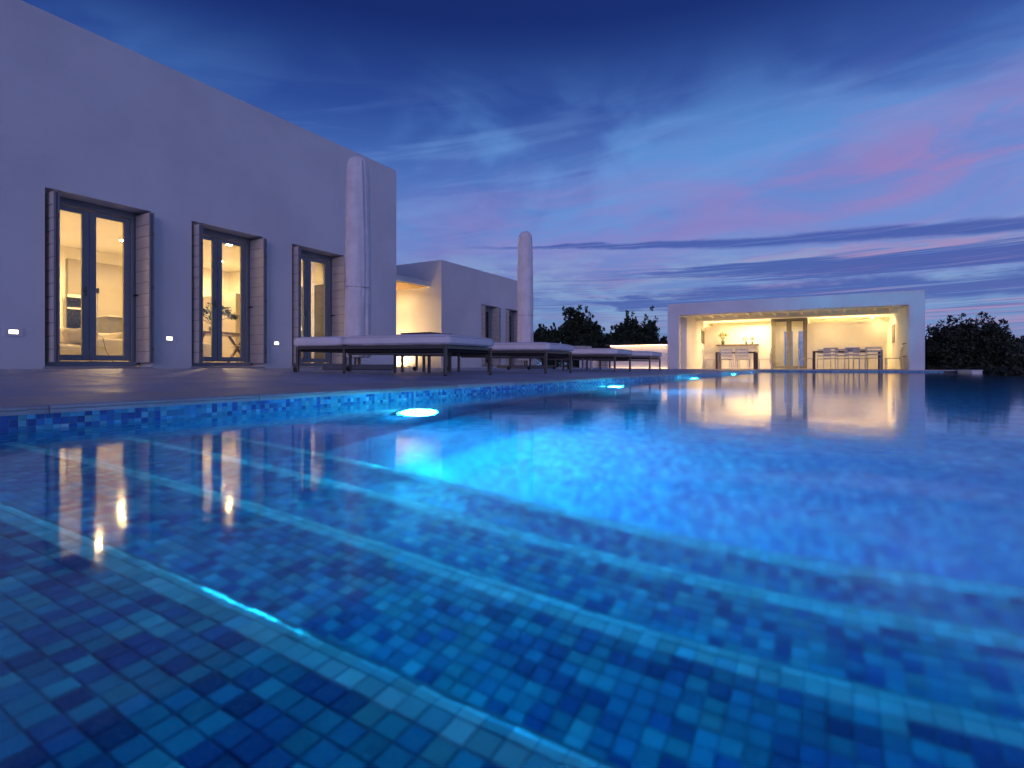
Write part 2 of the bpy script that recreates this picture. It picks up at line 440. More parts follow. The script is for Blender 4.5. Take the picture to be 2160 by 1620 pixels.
# ------------------------------------------------------------------ levels
POOL_L, POOL_R, POOL_N, POOL_F = -2.3, 3.52, -1.6, 24.0
WATER = CAMZ - 0.211
FLOOR = -1.53
HOUSE = -9.0
WING = -10.3
def sstep(a, b, x):
    q = max(0, min(1, (x - a) / (b - a))); return q * q * (3 - 2 * q)
PROF = [(-2.3, .0), (-3.28, .0345), (-5.5, .063), (-9.0, .103), (-10.3, .108), (-40, .108)]
def deckz(X, Y):
    z = 0
    for (a, za), (b_, zb) in zip(PROF, PROF[1:]):
        if b_ <= X <= a: z = za + (zb - za) * (X - a) / (b_ - a)
    return z * (1 - sstep(17.5, 23.2, Y))

# ------------------------------------------------------------------ ground and terrace
def sheet(x0, x1, y0, y1, nx, ny, zf):
    b = MB(); vs = [(x0 + (x1-x0)*i/nx, y0 + (y1-y0)*j/ny, 0) for j in range(ny+1) for i in range(nx+1)]
    vs = [(x, y, zf(x, y)) for x, y, _ in vs]
    fs = [(j*(nx+1)+i, j*(nx+1)+i+1, (j+1)*(nx+1)+i+1, (j+1)*(nx+1)+i) for j in range(ny) for i in range(nx)]
    b.flat = True
    return b.add(vs, fs)
def groundz(x, y):
    z = -.35 - .5 * sstep(4.2, 9, x) - 3.0 * sstep(45, 160, math.hypot(x, y))
    return z + .12 * mnoise.noise(Vector((x * .15, y * .15, 0)))
gb = MB(); gb.flat = True
xs = [-3000, -600, -200, -120, -80, -60, -48, -40, -32, -26, -20, -14, -8, -2.7, 4.3, 6, 8, 11, 15, 20, 26, 34, 44, 60, 90, 150, 300, 900, 3000]
ys = [-3000, -600, -200, -80, -40, -20, -10, -2.2, 4, 10, 16, 24.6, 28, 32, 36, 40, 46, 54, 64, 80, 110, 160, 300, 900, 3000]
nx = len(xs)
vs = [(x, y, groundz(x, y)) for y in ys for x in xs]; fs = []
for j in range(len(ys) - 1):
    for i in range(nx - 1):
        if xs[i] >= -2.7 and xs[i+1] <= 4.3 and ys[j] >= -2.2 and ys[j+1] <= 24.6: continue
        fs.append((j*nx+i, j*nx+i+1, (j+1)*nx+i+1, (j+1)*nx+i))
gb.add(vs, fs); struct(gb.build('ground', 'earth', smooth=True))

tz = lambda x, y: deckz(x, y) - .036
tb = sheet(-40, POOL_L - .12, -12, 24.0, 76, 72, tz)
struct(tb.build('deck', 'joint_mortar', smooth=True))
deck = bpy.data.objects['deck']
t2 = sheet(-34, 4.25, 24.0 + .42, 38, 4, 4, lambda x, y: -.012)
struct(t2.build('terrace', 'terrace_stone'))

# paving slabs, one by one
slab = MB().box(-.2465, .2465, -.3925, .3925, -.03, 0).mesh('paving_slab', bevel=.0022)
slab.materials.append(MATS['paving_stone'])
x = POOL_L - .40
cols = []
while x - .5 > -9.05: cols.append(x - .25); x -= .4975
nsl = 0
for ci, xc in enumerate(cols):
    yy = -1.6 + (ci % 2) * .395
    while yy < 23.6:
        yc = yy + .395
        if yc > xc * -.15 - .3:
            ob = bpy.data.objects.new('paving_slab', slab); COL.objects.link(ob); ob.parent = deck
            sl = (deckz(xc - .2, yc) - deckz(xc + .2, yc)) / .4
            ob.location = (xc, yc, deckz(xc, yc) + random.uniform(-.0012, .0012)); ob.rotation_euler = (random.uniform(-.001, .001), math.atan(sl), 0)
            nsl += 1
        yy += .79
# coping slabs with a rough split front edge
def coping(name, x0, x1, y0, y1, seed, along='y'):
    rnd = random.Random(seed); b = MB(); n = 16
    vs = []; 
    for i in range(n + 1):
        q = i / n; yv = y0 + (y1 - y0) * q
        wob = .0025 * mnoise.noise(Vector((yv * 9, seed * 1.7, 0))); w2 = .003 * mnoise.noise(Vector((yv * 23, seed, 5)))
        zt = .0
        vs += [(x0, yv, deckz(x0, yv) if along == 'y' else 0), (x1 - .010, yv, zt), (x1 + wob - .001, yv, zt - .006 + w2 * .5),
               (x1 + w2, yv, -.0135 + wob), (x1 - .0045 + w2, yv, -.0150 + wob), (x1 + .001 + wob, yv, -.0170 + wob), (x1 + w2 * .6, yv, -.030), (x0, yv, -.030)]
    m_ = 8
    fs = [(i*m_+k, (i+1)*m_+k, (i+1)*m_+(k+1) % m_, i*m_+(k+1) % m_) for i in range(n) for k in range(m_)]
    fs += [tuple(range(m_))[::-1], tuple(n*m_+k for k in range(m_))]
    return b.add(vs, fs)
cbase = struct(MB().box(POOL_L - .40, POOL_L - .012, POOL_N, POOL_F + .4, -.60, -.0315).build('pool_coping', 'joint_mortar'))
yy = .80 - .79 * 3; k = 0
while yy < POOL_F - .1:
    coping('c', POOL_L - .398, POOL_L + .006, yy + .0015, min(yy + .7885, POOL_F), k).build('coping_slab', 'coping_stone', cbase)
    yy += .79; k += 1
fbase = struct(MB().box(POOL_L - .012 + .002, 4.2, POOL_F + .012, POOL_F + .42, -.60, -.0315).build('pool_coping', 'joint_mortar'))
xx = POOL_L; k = 0
while xx < 4.1:
    MB().box(xx + .0015, min(xx + .7885, 4.2), POOL_F - .006, POOL_F + .418, -.0305, -.0005).build('coping_slab', 'coping_stone', fbase, bevel=.002)
    xx += .79; k += 1

# ------------------------------------------------------------------ pool basin, steps, mosaic
STEPS = [(.125, 16 * PITCH), (.31, 31 * PITCH), (.50, 46 * PITCH), (.73, 62 * PITCH)]             # depth of the tread, Y of its nosing
pb_ = MB()
def quad(b, a, c, d_, e): b.add([a, c, d_, e], [(0, 1, 2, 3)])
zt = -.0318
quad(pb_, (POOL_L, STEPS[-1][1], FLOOR), (POOL_R, STEPS[-1][1], FLOOR), (POOL_R, POOL_F, FLOOR), (POOL_L, POOL_F, FLOOR))
quad(pb_, (POOL_L, POOL_N, -4 * PITCH - .0005), (POOL_L, POOL_F, -4 * PITCH - .0005), (POOL_L, POOL_F, FLOOR), (POOL_L, POOL_N, FLOOR))
quad(pb_, (POOL_R, POOL_N, WATER - .006), (POOL_R, POOL_F, WATER - .006), (POOL_R, POOL_F, FLOOR), (POOL_R, POOL_N, FLOOR))
quad(pb_, (POOL_L, POOL_F, zt), (POOL_R, POOL_F, zt), (POOL_R, POOL_F, FLOOR), (POOL_L, POOL_F, FLOOR))
quad(pb_, (POOL_L, POOL_N, zt), (POOL_R, POOL_N, zt), (POOL_R, POOL_N, FLOOR), (POOL_L, POOL_N, FLOOR))
me = bpy.data.meshes.new('pool_basin'); me.from_pydata(pb_.v, [], pb_.f)
basin = struct(link('pool_basin', me, 'mosaic_field'))
bm = bmesh.new(); bm.from_mesh(me)
for f in bm.faces:
    cc = f.calc_center_median()
    if f.normal.dot(Vector((.6, 12, -.6)) - cc) < 0: f.normal_flip()
bm.to_mesh(me); bm.free()
# overflow edge on the right, the water lips over it
struct(MB().box(POOL_R, POOL_R + .10, POOL_N, POOL_F, -1.6, WATER - .004).build('overflow_edge', 'mosaic_field'))
struct(MB().box(POOL_R + .10, POOL_R + .9, POOL_N, POOL_F - 2.3, -1.6, -.75).build('overflow_channel', 'coping_stone'))

tile_me = MB().box(-PITCH * .478, PITCH * .478, -PITCH * .478, PITCH * .478, -.004, 0).mesh('tile', bevel=.0012)
tile_me.materials.append(MATS['mosaic_tile'])
pale_me = tile_me.copy(); pale_me.name = 'pale_tile'; pale_me.materials.clear(); pale_me.materials.append(MATS['mosaic_nosing'])
tv = [tuple(v.co) for v in tile_me.vertices]; tf = [tuple(p.vertices) for p in tile_me.polygons]
nose_b = MB()
prof = [(-PITCH * .478, 0), (-PITCH * .1, -.0004), (PITCH * .18, -.0030), (PITCH * .38, -.0075), (PITCH * .48, -.0135), (PITCH * .5, -.018), (PITCH * .5, -.024), (-PITCH * .478, -.024)]
for xq in (-PITCH * .478, PITCH * .478): nose_b.v += [(xq, a, b2) for a, b2 in prof]
npf = len(prof)
nose_b.f = [tuple(range(npf)), tuple(range(npf, 2 * npf))[::-1]] + [(k, k + npf, (k + 1) % npf + npf, (k + 1) % npf) for k in range(npf)]
nose_me = nose_b.mesh('nosing_tile'); nose_me.materials.append(MATS['mosaic_nosing'])
nv = [tuple(v.co) for v in nose_me.vertices]; nf = [tuple(p.vertices) for p in nose_me.polygons]
def cellc(i): return (i + .5) * PITCH
prevy = POOL_N
for si, (D, Ye) in enumerate(STEPS):
    zt_ = WATER - D
    sb = MB().box(POOL_L + .003, POOL_R - .003, prevy, Ye - .0035, FLOOR + .002, zt_ - .0025)
    step = struct(sb.build('pool_step', 'tile_grout'))
    nrow = int(round((Ye - prevy) / PITCH)); field = MB(); nfield = MB(); pfield = MB()
    rows = min(nrow, 17)
    i0, i1 = math.ceil(POOL_L / PITCH), math.floor(min(POOL_R, [.6, 1.3, 2.2, 3.4][si]) / PITCH)
    cand = []
    for i in range(i0, i1):
        for j in range(rows):
            X, Y = cellc(i), Ye - PITCH * (j + .5)
            dep = -X * SN + Y * CS; u = (X * CS + Y * SN) / max(dep, .02)
            vis = dep > .18 and -.98 < u < .98
            cand.append((dep if vis else 99, i, j, X, Y))
    cand.sort()
    lim = [300, 300, 300, 300][si]; used = {0: 0, 1: 0, 2: 0}
    for dep, i, j, X, Y in cand:
        kind = 1 if j == 0 else (2 if j == 1 else 0)
        dz = random.uniform(-.0007, .0007)
        near = dep < 98 and dep < [2.6, 1.9, 1.7, 1.6][si] and used[kind] < (lim if kind == 0 else 120)
        if near:
            used[kind] += 1
            ob = bpy.data.objects.new(('tile', 'nosing_tile', 'pale_tile')[kind], (tile_me, nose_me, pale_me)[kind]); COL.objects.link(ob); ob.parent = step
            ob.location = (X, Y, zt_ + dz); ob.rotation_euler = (random.uniform(-.02, .02), random.uniform(-.02, .02), 0)
        else:
            (field, nfield, pfield)[kind].add([(v[0] + X, v[1] + Y, v[2] + zt_ + dz) for v in (nv if kind == 1 else tv)], nf if kind == 1 else tf)
    for bb, nm, mt in ((field, 'tile_field', 'mosaic_tile'), (nfield, 'nosing_field', 'mosaic_nosing'), (pfield, 'pale_field', 'mosaic_nosing')):
        if bb.v:
            me = bpy.data.meshes.new(nm); me.from_pydata(bb.v, [], bb.f); stuff(link(nm, me, mt, step))
    # tiled riser below the nosing
    zb = WATER - STEPS[si + 1][0] if si < 3 else FLOOR
    me = bpy.data.meshes.new('riser'); me.from_pydata([(POOL_L, Ye, zt_ - .025), (POOL_R, Ye, zt_ - .025), (POOL_R, Ye, zb), (POOL_L, Ye, zb)], [], [(0, 3, 2, 1)])
    link('riser', me, 'mosaic_field', step)
    prevy = Ye
# mosaic band along the waterline of the left wall: two rows above and one below the water
band = struct(MB().box(POOL_L - .010, POOL_L - .0025, POOL_N, POOL_F, -4 * PITCH - .001, zt).build('waterline_band', 'tile_grout'))
btile = MB().box(-.004, 0, -PITCH * .47, PITCH * .47, -PITCH * .47, PITCH * .47).mesh('tile', bevel=.0014); btile.materials.append(MATS['mosaic_band'])
bv = [tuple(v.co) for v in btile.vertices]; bf = [tuple(p.vertices) for p in btile.polygons]
bfield = MB(); nb = 0
for j in range(math.ceil(.45 / PITCH), math.floor(POOL_F / PITCH)):
    for r in range(3):
        Y = cellc(j); Z = (-2 - r + .5) * PITCH; dx = random.uniform(-.0006, .0006)
        if nb < 290 and Y > .6:
            ob = bpy.data.objects.new('tile', btile); COL.objects.link(ob); ob.parent = band; nb += 1
            ob.location = (POOL_L + dx, Y, Z); ob.rotation_euler = (0, random.uniform(-.02, .02), random.uniform(-.02, .02))
        else:
            bfield.add([(v[0] + POOL_L + dx, v[1] + Y, v[2] + Z) for v in bv], bf)
me = bpy.data.meshes.new('tile_field'); me.from_pydata(bfield.v, [], bfield.f); stuff(link('tile_field', me, 'mosaic_band', band))

wb = MB().box(POOL_L - .004, POOL_R + .09, POOL_N - .004, POOL_F + .004, FLOOR - .05, WATER); me = wb.mesh('water')
struct(link('water', me, 'pool_water'))

# underwater lamps in the left wall
PL = ['nearest underwater pool lamp, a big white-blue disc glowing in the left wall', 'second underwater lamp along the left pool wall, beside the second sun lounger',
      'third underwater lamp along the left pool wall, beside the fourth sun lounger', 'fourth underwater lamp along the left pool wall, small with distance', 'farthest underwater lamp in the left pool wall, close to the pavilion']
proto = thing('pool_lamp', PL[0], 'pool lamp', (0, 0, 0), 'lamps set in the left pool wall')
ring = MB(); n = 28
for r, xx in ((.165, 0), (.165, .012), (.135, .016), (.13, .002)):
    ring.v += [(xx, r * math.cos(2*math.pi*k/n), r * math.sin(2*math.pi*k/n)) for k in range(n)]
ring.f = [(a*n+k, a*n+(k+1) % n, (a+1)*n+(k+1) % n, (a+1)*n+k) for a in range(3) for k in range(n)]
ring.build('bezel', 'chrome', proto, smooth=True)
tl_ = R_(12)                                    # domed lens, leaning back a little so that it shines up across the pool
lens = MB(); lens.v = [(.058, 0, 0)]
for r, xx in ((.055, .050), (.095, .034), (.118, .012)):
    for k in range(12):
        y_, z_ = r * math.cos(2*math.pi*k/12), r * math.sin(2*math.pi*k/12)
        lens.v.append((xx + .012 - z_ * math.sin(tl_), y_, z_ * math.cos(tl_)))
lens.f = [(0, 1 + k, 1 + (k + 1) % 12) for k in range(12)] + [(1 + a*12 + k, 13 + a*12 + k, 13 + a*12 + (k+1) % 12, 1 + a*12 + (k+1) % 12) for a in range(2) for k in range(12)]
lens.build('lens', 'pool_lamp_glow', proto)
bd = bpy.data.lights.new('lamp_beam', 'AREA'); bd.shape = 'DISK'; bd.size = .23; bd.energy = 215.0; bd.color = (.02, .84, 1.0); bd.spread = R_(150)
beam = bpy.data.objects.new('lamp_beam', bd); COL.objects.link(beam); beam.parent = proto
beam.location = (.085, 0, 0); beam.rotation_euler = Vector((1, -.12, .42)).to_track_quat('-Z', 'Y').to_euler()
for i, Y in enumerate((2.667, 6.34, 10.87, 15.89, 20.36)):
    place(proto, i, (POOL_L + .001, Y, WATER - .84), 0, PL[i])

# ------------------------------------------------------------------ shared building pieces
def wall_with_openings(axis_x, thick, y0, y1, z0, z1, ops):
    """wall in the plane X = axis_x (outer face), openings (ya, yb, za, zb) in order of Y"""
    b = MB(); a = axis_x - thick; y = y0
    for ya, yb, za, zb in ops:
        b.box(a, axis_x, y, ya, z0, z1)
        b.box(a, axis_x, ya, yb, zb, z1)
        if za > z0: b.box(a, axis_x, ya, yb, z0, za)
        y = yb
    b.box(a, axis_x, y, y1, z0, z1)
    return b
def weld(b):
    return b
_board = {}
def shutter_stack(parent, X0, X1, Y0, z0, z1, face_minus=True):
    """two folded leaves standing square to the wall; each leaf is a frame carrying horizontal boards"""
    nb_ = 13
    for lf in range(2):
        ya = Y0 + lf * .037
        leaf = MB().box(X0, X1, ya + .006, ya + .030, z0, z1).build('shutter', 'shutter_edge', parent)
        hb = (z1 - z0) / nb_
        key = (round(X1 - X0, 3), round(hb, 4))
        if key not in _board:
            bm_ = MB().box(0, X1 - X0 - .010, -.0045, .0045, .0045, hb - .0045).mesh('board', bevel=.0025); bm_.materials.append(MATS['shutter_paint']); _board[key] = bm_
        if lf == 0:
            for k in range(nb_):
                ob = bpy.data.objects.new('board', _board[key]); COL.objects.link(ob); ob.parent = leaf
                ob.location = Vector((X0 + .002, ya + .003, z0 + hb * k)) - ROOT[parent.name]
        if lf == 1:
            for q in (.09, .5, .86):
                zz = z0 + (z1 - z0) * q
                MB().box(X1 - .004, X1 + .010, ya - .008, ya + .020, zz - .028, zz + .028).build('hinge', 'lounger_metal', leaf)
def french_door(parent, X, Y0, Y1, z0, z1, stile=.085, sur=None):
    """frame and two glazed leaves in the plane X"""
    fw = .05
    fr = MB().box(X - .07, X + .02, Y0, Y0 + fw, z0, z1).box(X - .07, X + .02, Y1 - fw, Y1, z0, z1).box(X - .068, X + .018, Y0 + fw, Y1 - fw, z1 - fw, z1)
    fr.box(X - .069, X + .05, Y0 - .02, Y1 + .02, z0 - .074, z0 - .002)
    if sur: fr.box(X - .066, X + .010, sur[0] + .002, Y0 - .001, z0 - .05, sur[2] - .002).box(X - .066, X + .010, Y1 + .001, sur[1] - .002, z0 - .05, sur[2] - .002).box(X - .064, X + .012, Y0 - .001, Y1 + .001, z1 + .001, sur[2] - .002)
    fr.build('door_frame', 'door_paint', parent, bevel=.004)
    mid = (Y0 + Y1) / 2
    for a, b_, sgn in ((Y0 + fw + .004, mid - .003, 1), (mid + .003, Y1 - fw - .004, -1)):
        za, zb = z0 + .012, z1 - fw - .006
        lf = MB().box(X - .05, X, a, a + stile, za, zb).box(X - .05, X, b_ - stile, b_, za, zb)
        lf.box(X - .049, X - .001, a + stile, b_ - stile, za, za + stile * .95).box(X - .049, X - .001, a + stile, b_ - stile, zb - stile * .8, zb)
        leaf = lf.build('door_leaf', 'door_paint', parent, bevel=.005)
        MB().box(X - .028, X - .022, a + stile - .004, b_ - stile + .004, za + stile * .9, zb - stile * .75).build('pane', 'window_glass', leaf)
        if sgn == 1:
            zc = z0 + 1.02
            MB().box(X + .001, X + .008, b_ - .05, b_ - .03, zc - .07, zc + .07).tube([(X + .006, b_ - .04, zc), (X + .04, b_ - .04, zc), (X + .042, b_ - .12, zc)], .006, 6).build('handle', 'lounger_metal', leaf, bevel=0)

# ------------------------------------------------------------------ main house
HTOP = 4.865
HY0, HY1 = -5.0, onX(836, HOUSE)
hz0 = .06
house = thing('white_house', 'tall flat-roofed white plaster house with three glazed doors, rising at the left', 'house', (HOUSE, HY0, 0))
DOORS = [3.09, 5.015, 6.94]; DW, DTOP, DSILL = 1.31, 2.52, .125
b = wall_with_openings(HOUSE, .46, HY0, HY1, hz0, HTOP, [(y, y + DW, DSILL, DTOP) for y in DOORS])
b.build('wall', 'plaster', house)
b = MB().box(-16.4, HOUSE - .46, HY1 - .4, HY1, hz0, HTOP).box(-16.4, HOUSE - .46, HY0, HY0 + .4, hz0, HTOP).box(-16.4, -16.0, HY0 + .4, HY1 - .4, hz0, HTOP)
b.build('wall', 'plaster', house)
MB().box(-16.0, HOUSE - .46, HY0 + .4, HY1 - .4, HTOP - .75, HTOP - .45).build('roof', 'plaster', house)
for y in DOORS:
    french_door(house, HOUSE - .33, y + .045, y + DW - .085, .205, 2.465, sur=(y, y + DW, DTOP))
    MB().box(HOUSE - .42, HOUSE + .015, y - .02, y + DW + .02, .104, .128).build('threshold', 'coping_stone', house, bevel=.004)
    shutter_stack(house, HOUSE - .29, HOUSE + .115, y + .055, .185, 2.47)
    shutter_stack(house, HOUSE - .29, HOUSE + .115, y + DW - .080, .185, 2.47)
    MB().tube([(HOUSE - .30, y + DW - .10, 1.22), (HOUSE - .22, y + DW - .13, 1.23), (HOUSE - .20, y + DW - .085, 1.23)], .011, 6).build('shutter_latch', 'black_iron', house)
for px, py in ((28, 700), (357, 714), (583, 724)):
    Y = onX(px, HOUSE); Z = hgt(py, HOUSE, Y)
    fr = MB().box(HOUSE + .001, HOUSE + .010, Y - .095, Y + .095, Z + .024, Z + .058).box(HOUSE + .001, HOUSE + .010, Y - .095, Y + .095, Z - .058, Z - .024)
    fr.box(HOUSE + .001, HOUSE + .010, Y - .095, Y - .045, Z - .024, Z + .024).box(HOUSE + .001, HOUSE + .010, Y + .045, Y + .095, Z - .024, Z + .024)
    wl = fr.build('wall_light', 'plaster', house)
    MB().box(HOUSE + .001, HOUSE + .004, Y - .045, Y + .045, Z - .024, Z + .024).build('lens', 'wall_lamp_glow', wl)
# rooms behind the doors
CEIL = 2.87
b = MB().box(-15.0, HOUSE - .462, .4, HY1 - .402, .10, .118); b.build('interior_floor', 'interior_floor', house)
MB().box(-15.2, HOUSE - .462, .4, HY1 - .402, CEIL, CEIL + .1).build('interior_ceiling', 'interior_plaster', house)
b = MB().box(-15.2, -15.0, .4, HY1 - .402, .10, CEIL - .002).box(-15.0, HOUSE - .462, .3, .5, .12, CEIL - .002).box(-15.0, HOUSE - .462, HY1 - .45, HY1 - .403, .12, CEIL - .002)
b.box(HOUSE - .50, HOUSE - .461, .5, DOORS[0], .12, CEIL - .003).box(HOUSE - .50, HOUSE - .461, DOORS[0] + DW, DOORS[1], .12, CEIL - .003).box(HOUSE - .50, HOUSE - .461, DOORS[1] + DW, DOORS[2], .12, CEIL - .003)
b.box(HOUSE - .50, HOUSE - .461, DOORS[2] + DW, HY1 - .46, .12, CEIL - .003)
b.build('interior_wall', 'interior_plaster', house)
# beige wall panel and a dark window on the far wall of the living room
ya, yb = onX(144, -14.9), onX(300, -14.9)
MB().box(-15.0, -14.9, ya, yb, .12, hgt(545, -14.9, ya)).build('wall_panel', 'interior_beige', house)
ya, yb = onX(144, -14.8), onX(182, -14.8); za, zb = hgt(700, -14.8, ya), hgt(626, -14.8, ya)
wn_ = MB().box(-14.9, -14.86, ya, yb, za, zb).build('window', 'dark_glass', house)
MB().box(-14.86, -14.83, ya, yb, zb, zb + .07).build('frame', 'interior_plaster', wn_); MB().box(-14.86, -14.83, ya, yb, (za + zb) / 2 + .13, (za + zb) / 2 + .17).build('glazing_bar', 'interior_plaster', wn_)
ya = onX(497, -13.4)
MB().box(-15.0, -13.4, ya, ya + .12, .12, 2.05).build('partition', 'interior_beige', house)
# inner glazed door seen through the third doorway
Yp = HY1 - .46
xa, xb = -11.80, -10.95
b = MB().box(xa - .08, xa, Yp - .05, Yp, .12, 2.3).box(xb, xb + .08, Yp - .05, Yp, .12, 2.3).box(xa, xb, Yp - .05, Yp, 2.2, 2.3).box((xa + xb) / 2 - .06, (xa + xb) / 2 + .06, Yp - .045, Yp - .002, .12, 2.2)
dn = b.build('inner_door', 'pale_metal', house)
MB().box(xa, (xa + xb) / 2 - .06, Yp - .03, Yp - .02, .14, 2.2).build('pane', 'pane_dim', dn)
MB().box((xa + xb) / 2 + .06, xb, Yp - .03, Yp - .02, .14, 2.2).build('pane', 'pane_dim', dn)
# ceiling downlights
def downlight(loc, label, group, mat='downlight_glow', r=.06, proto=[None]):
    t_ = thing('ceiling_light', label, 'ceiling light', loc, group)
    L = Vector(loc); rg = MB(); n = 16
    for rr, zz in ((r * 1.5, 0), (r * 1.45, -.012), (r * 1.05, -.012), (r, -.003)):
        rg.v += [(L.x + rr * math.cos(2*math.pi*k/n), L.y + rr * math.sin(2*math.pi*k/n), L.z + zz) for k in range(n)]
    rg.f = [(a*n+k, a*n+(k+1) % n, (a+1)*n+(k+1) % n, (a+1)*n+k) for a in range(3) for k in range(n)]
    rg.build('trim', 'pale_metal', t_)
    ln = MB(); ln.v = [(L.x + r * math.cos(2*math.pi*k/10), L.y + r * math.sin(2*math.pi*k/10), L.z - .006) for k in range(10)]; ln.f = [tuple(range(10))[::-1]]
    me = bpy.data.meshes.new('lens'); me.from_pydata([tuple(Vector(v) - L) for v in ln.v], [], ln.f); me.materials.append(MATS[mat])
    o = bpy.data.objects.new('lens', me); COL.objects.link(o); o.parent = t_
    return t_
downlight((-11.37, 4.67, CEIL - .001), 'bright round ceiling light seen through the nearest glazed door', 'downlights in the house')
for x_, y_, lb in ((-13.7, 2.3, 'round ceiling light deep left in the living room of the house'), (-13.2, 5.9, 'round ceiling light over the far end of the white sofa'),
                   (-13.6, 8.3, 'round ceiling light deep in the dining room')):
    downlight((x_, y_, CEIL - .001), lb, 'deep downlights in the house', 'deep_downlight_glow')
for x_, y_, lb in ((-11.6, 7.3, 'round ceiling light above the dining table in the house'), (-10.6, 8.9, 'round ceiling light in the hall behind the third glazed door')):
    downlight((x_, y_, CEIL - .001), lb, 'downlights in the house')

# furniture behind the doors
so = thing('sofa', 'white upholstered sofa behind the nearest glazed door', 'sofa', (-10.7, 4.6, .118))
MB().cushion(-11.15, -10.15, 4.12, 6.1, .12, .58, .06, .0, 1).build('seat', 'sofa_fabric', so, smooth=True)
MB().cushion(-11.9, -10.2, 3.2, 4.10, .12, .46, .06, .01, 2).build('chaise', 'sofa_fabric', so, smooth=True)
MB().cushion(-11.95, -11.68, 3.2, 6.1, .14, .74, .07, .01, 3).build('backrest', 'sofa_fabric', so, smooth=True)
p = MB().cushion(-10.95, -10.5, 3.85, 4.35, .52, .72, .07, .03, 4, wr=.02); tag(p.build('pillow', 'pillow_fabric', smooth=True), 'beige slumped cushion on the sofa, left of the door stile', 'cushion', 'sofa cushions')
p = MB().cushion(-10.95, -10.45, 4.62, 5.3, .585, .70, .05, .02, 5, wr=.02); tag(p.build('pillow', 'pillow_fabric', smooth=True), 'flat beige cushion lying on the sofa, right of the door stile', 'cushion', 'sofa cushions')
cb_y0, cb_y1 = onX(227, -13.6), onX(290, -13.6)
cab = thing('cabinet', 'grey box cabinet against the far living room wall', 'cabinet', (-13.8, cb_y0, .118))
MB().box(-14.2, -13.6, cb_y0, cb_y1, .14, 1.22).build('body', 'cabinet_grey', cab, bevel=.006)
MB().box(-14.2, -13.58, cb_y0 - .01, cb_y1 + .01, 1.222, 1.25).build('top', 'pale_metal', cab)
fl = thing('floor_lamp', 'thin floor lamp with small black head beside the sofa', 'lamp', (-10.05, 3.95, .118))
fy = onX(206, -10.0)
MB().tube([(-10.0, fy, .12), (-10.0, fy, 1.30)], .006, 6).build('pole', 'pale_metal', fl)
MB().tube([(-10.0, fy, 1.29), (-10.0, fy, 1.37)], .022, 8).build('head', 'black_iron', fl)
MB().lathe([(.11, .0), (.11, .015), (.012, .02)], (-10.0, fy, .119), 16).build('foot', 'pale_metal', fl)
MB().tube([(-10.0, fy, .62), (-9.98, fy + .06, .60), (-9.97, fy + .10, .38), (-9.96, fy + .22, .16)], .004, 5).build('cord', 'black_iron', fl)
# dining table with plant
ty = 6.78; tx = -11.25
dt = thing('dining_table', 'dining table with crossed dark legs behind the middle glazed door', 'table', (tx, ty, .118))
MB().box(tx - .5, tx + .5, ty - .75, ty + .75, .80, .84).build('top', 'counter_wood', dt, bevel=.004)
for sy in (-.45, .45):
    MB().tube([(tx - .4, ty + sy, .12), (tx + .35, ty + sy, .80)], .03, 6).build('leg', 'dining_dark', dt)
    MB().tube([(tx + .4, ty + sy + .06, .12), (tx - .35, ty + sy + .06, .80)], .03, 6).build('leg', 'dining_dark', dt)
def leaves(b, c, rad, n, size, rnd, flat=.6):
    for _ in range(n):
        while True:
            q = Vector((rnd.uniform(-1, 1), rnd.uniform(-1, 1), rnd.uniform(-1, 1)))
            if q.length <= 1: break
        p = Vector(c) + Vector((q.x * rad[0], q.y * rad[1], q.z * rad[2]))
        a = Vector((rnd.gauss(0, 1), rnd.gauss(0, 1), rnd.gauss(0, flat))).normalized(); e = a.cross(Vector((rnd.gauss(0, 1), rnd.gauss(0, 1), rnd.gauss(0, 1)))).normalized()
        L = size * rnd.uniform(.6, 1.4); wd = L * .42
        o = len(b.v); b.v += [tuple(p - a * L * .5), tuple(p + e * wd * .5), tuple(p + a * L * .5), tuple(p - e * wd * .5)]; b.f.append((o, o + 1, o + 2, o + 3))
def plant(name, label, base, stems, mat, cat='plant', pot=(.09, .16), seed=1, size=.07, per=26, group=None, potmat='vase'):
    rnd = random.Random(seed); t_ = thing(name, label, cat, base, group); B = Vector(base)
    MB().lathe([(pot[0] * .7, 0), (pot[0], pot[1] * .5), (pot[0] * .85, pot[1]), (pot[0] * .7, pot[1] * .97)], base, 14).build('pot', potmat, t_, smooth=True)
    sb, lb = MB(), MB()
    for dx, dy, hgt_, rr in stems:
        tip = B + Vector((dx, dy, hgt_)); st = B + Vector((0, 0, pot[1] * .9))
        mid = st.lerp(tip, .5) + Vector((rnd.uniform(-.03, .03), rnd.uniform(-.03, .03), .02))
        sb.tube([st, mid, tip], [.008, .006, .003], 5); leaves(lb, tip, (rr, rr, rr * .7), per, size, rnd)
    sb.build('stem', 'bark', t_)
    me = bpy.data.meshes.new('foliage'); me.from_pydata([tuple(Vector(v) - B) for v in lb.v], [], lb.f); o = link('foliage', me, mat, t_)
    return t_
plant('potted_plant', 'leafy green plant standing on the dining table behind the middle door', (tx + .15, ty - .15, .841), [(-.12, -.22, .42, .15), (.05, -.05, .50, .16), (.08, .22, .46, .15), (.05, .40, .38, .12), (-.1, .05, .36, .14), (0, -.35, .30, .1)], 'leaf_house', seed=3, per=70, size=.085)
plant('potted_plant', 'dark leafy plant on a stand behind the third glazed door', (-11.35, 8.75, .72), [(0, -.02, .3, .10), (.05, .06, .36, .09), (-.06, .02, .25, .09)], 'leaf_house', seed=5, per=40, size=.09)
MB().box(-11.5, -11.2, 8.6, 8.9, .12, .718).build('stand', 'counter_wood')
tag(bpy.data.objects['stand'], 'square wooden plant stand in the hall behind the third door', 'stand')
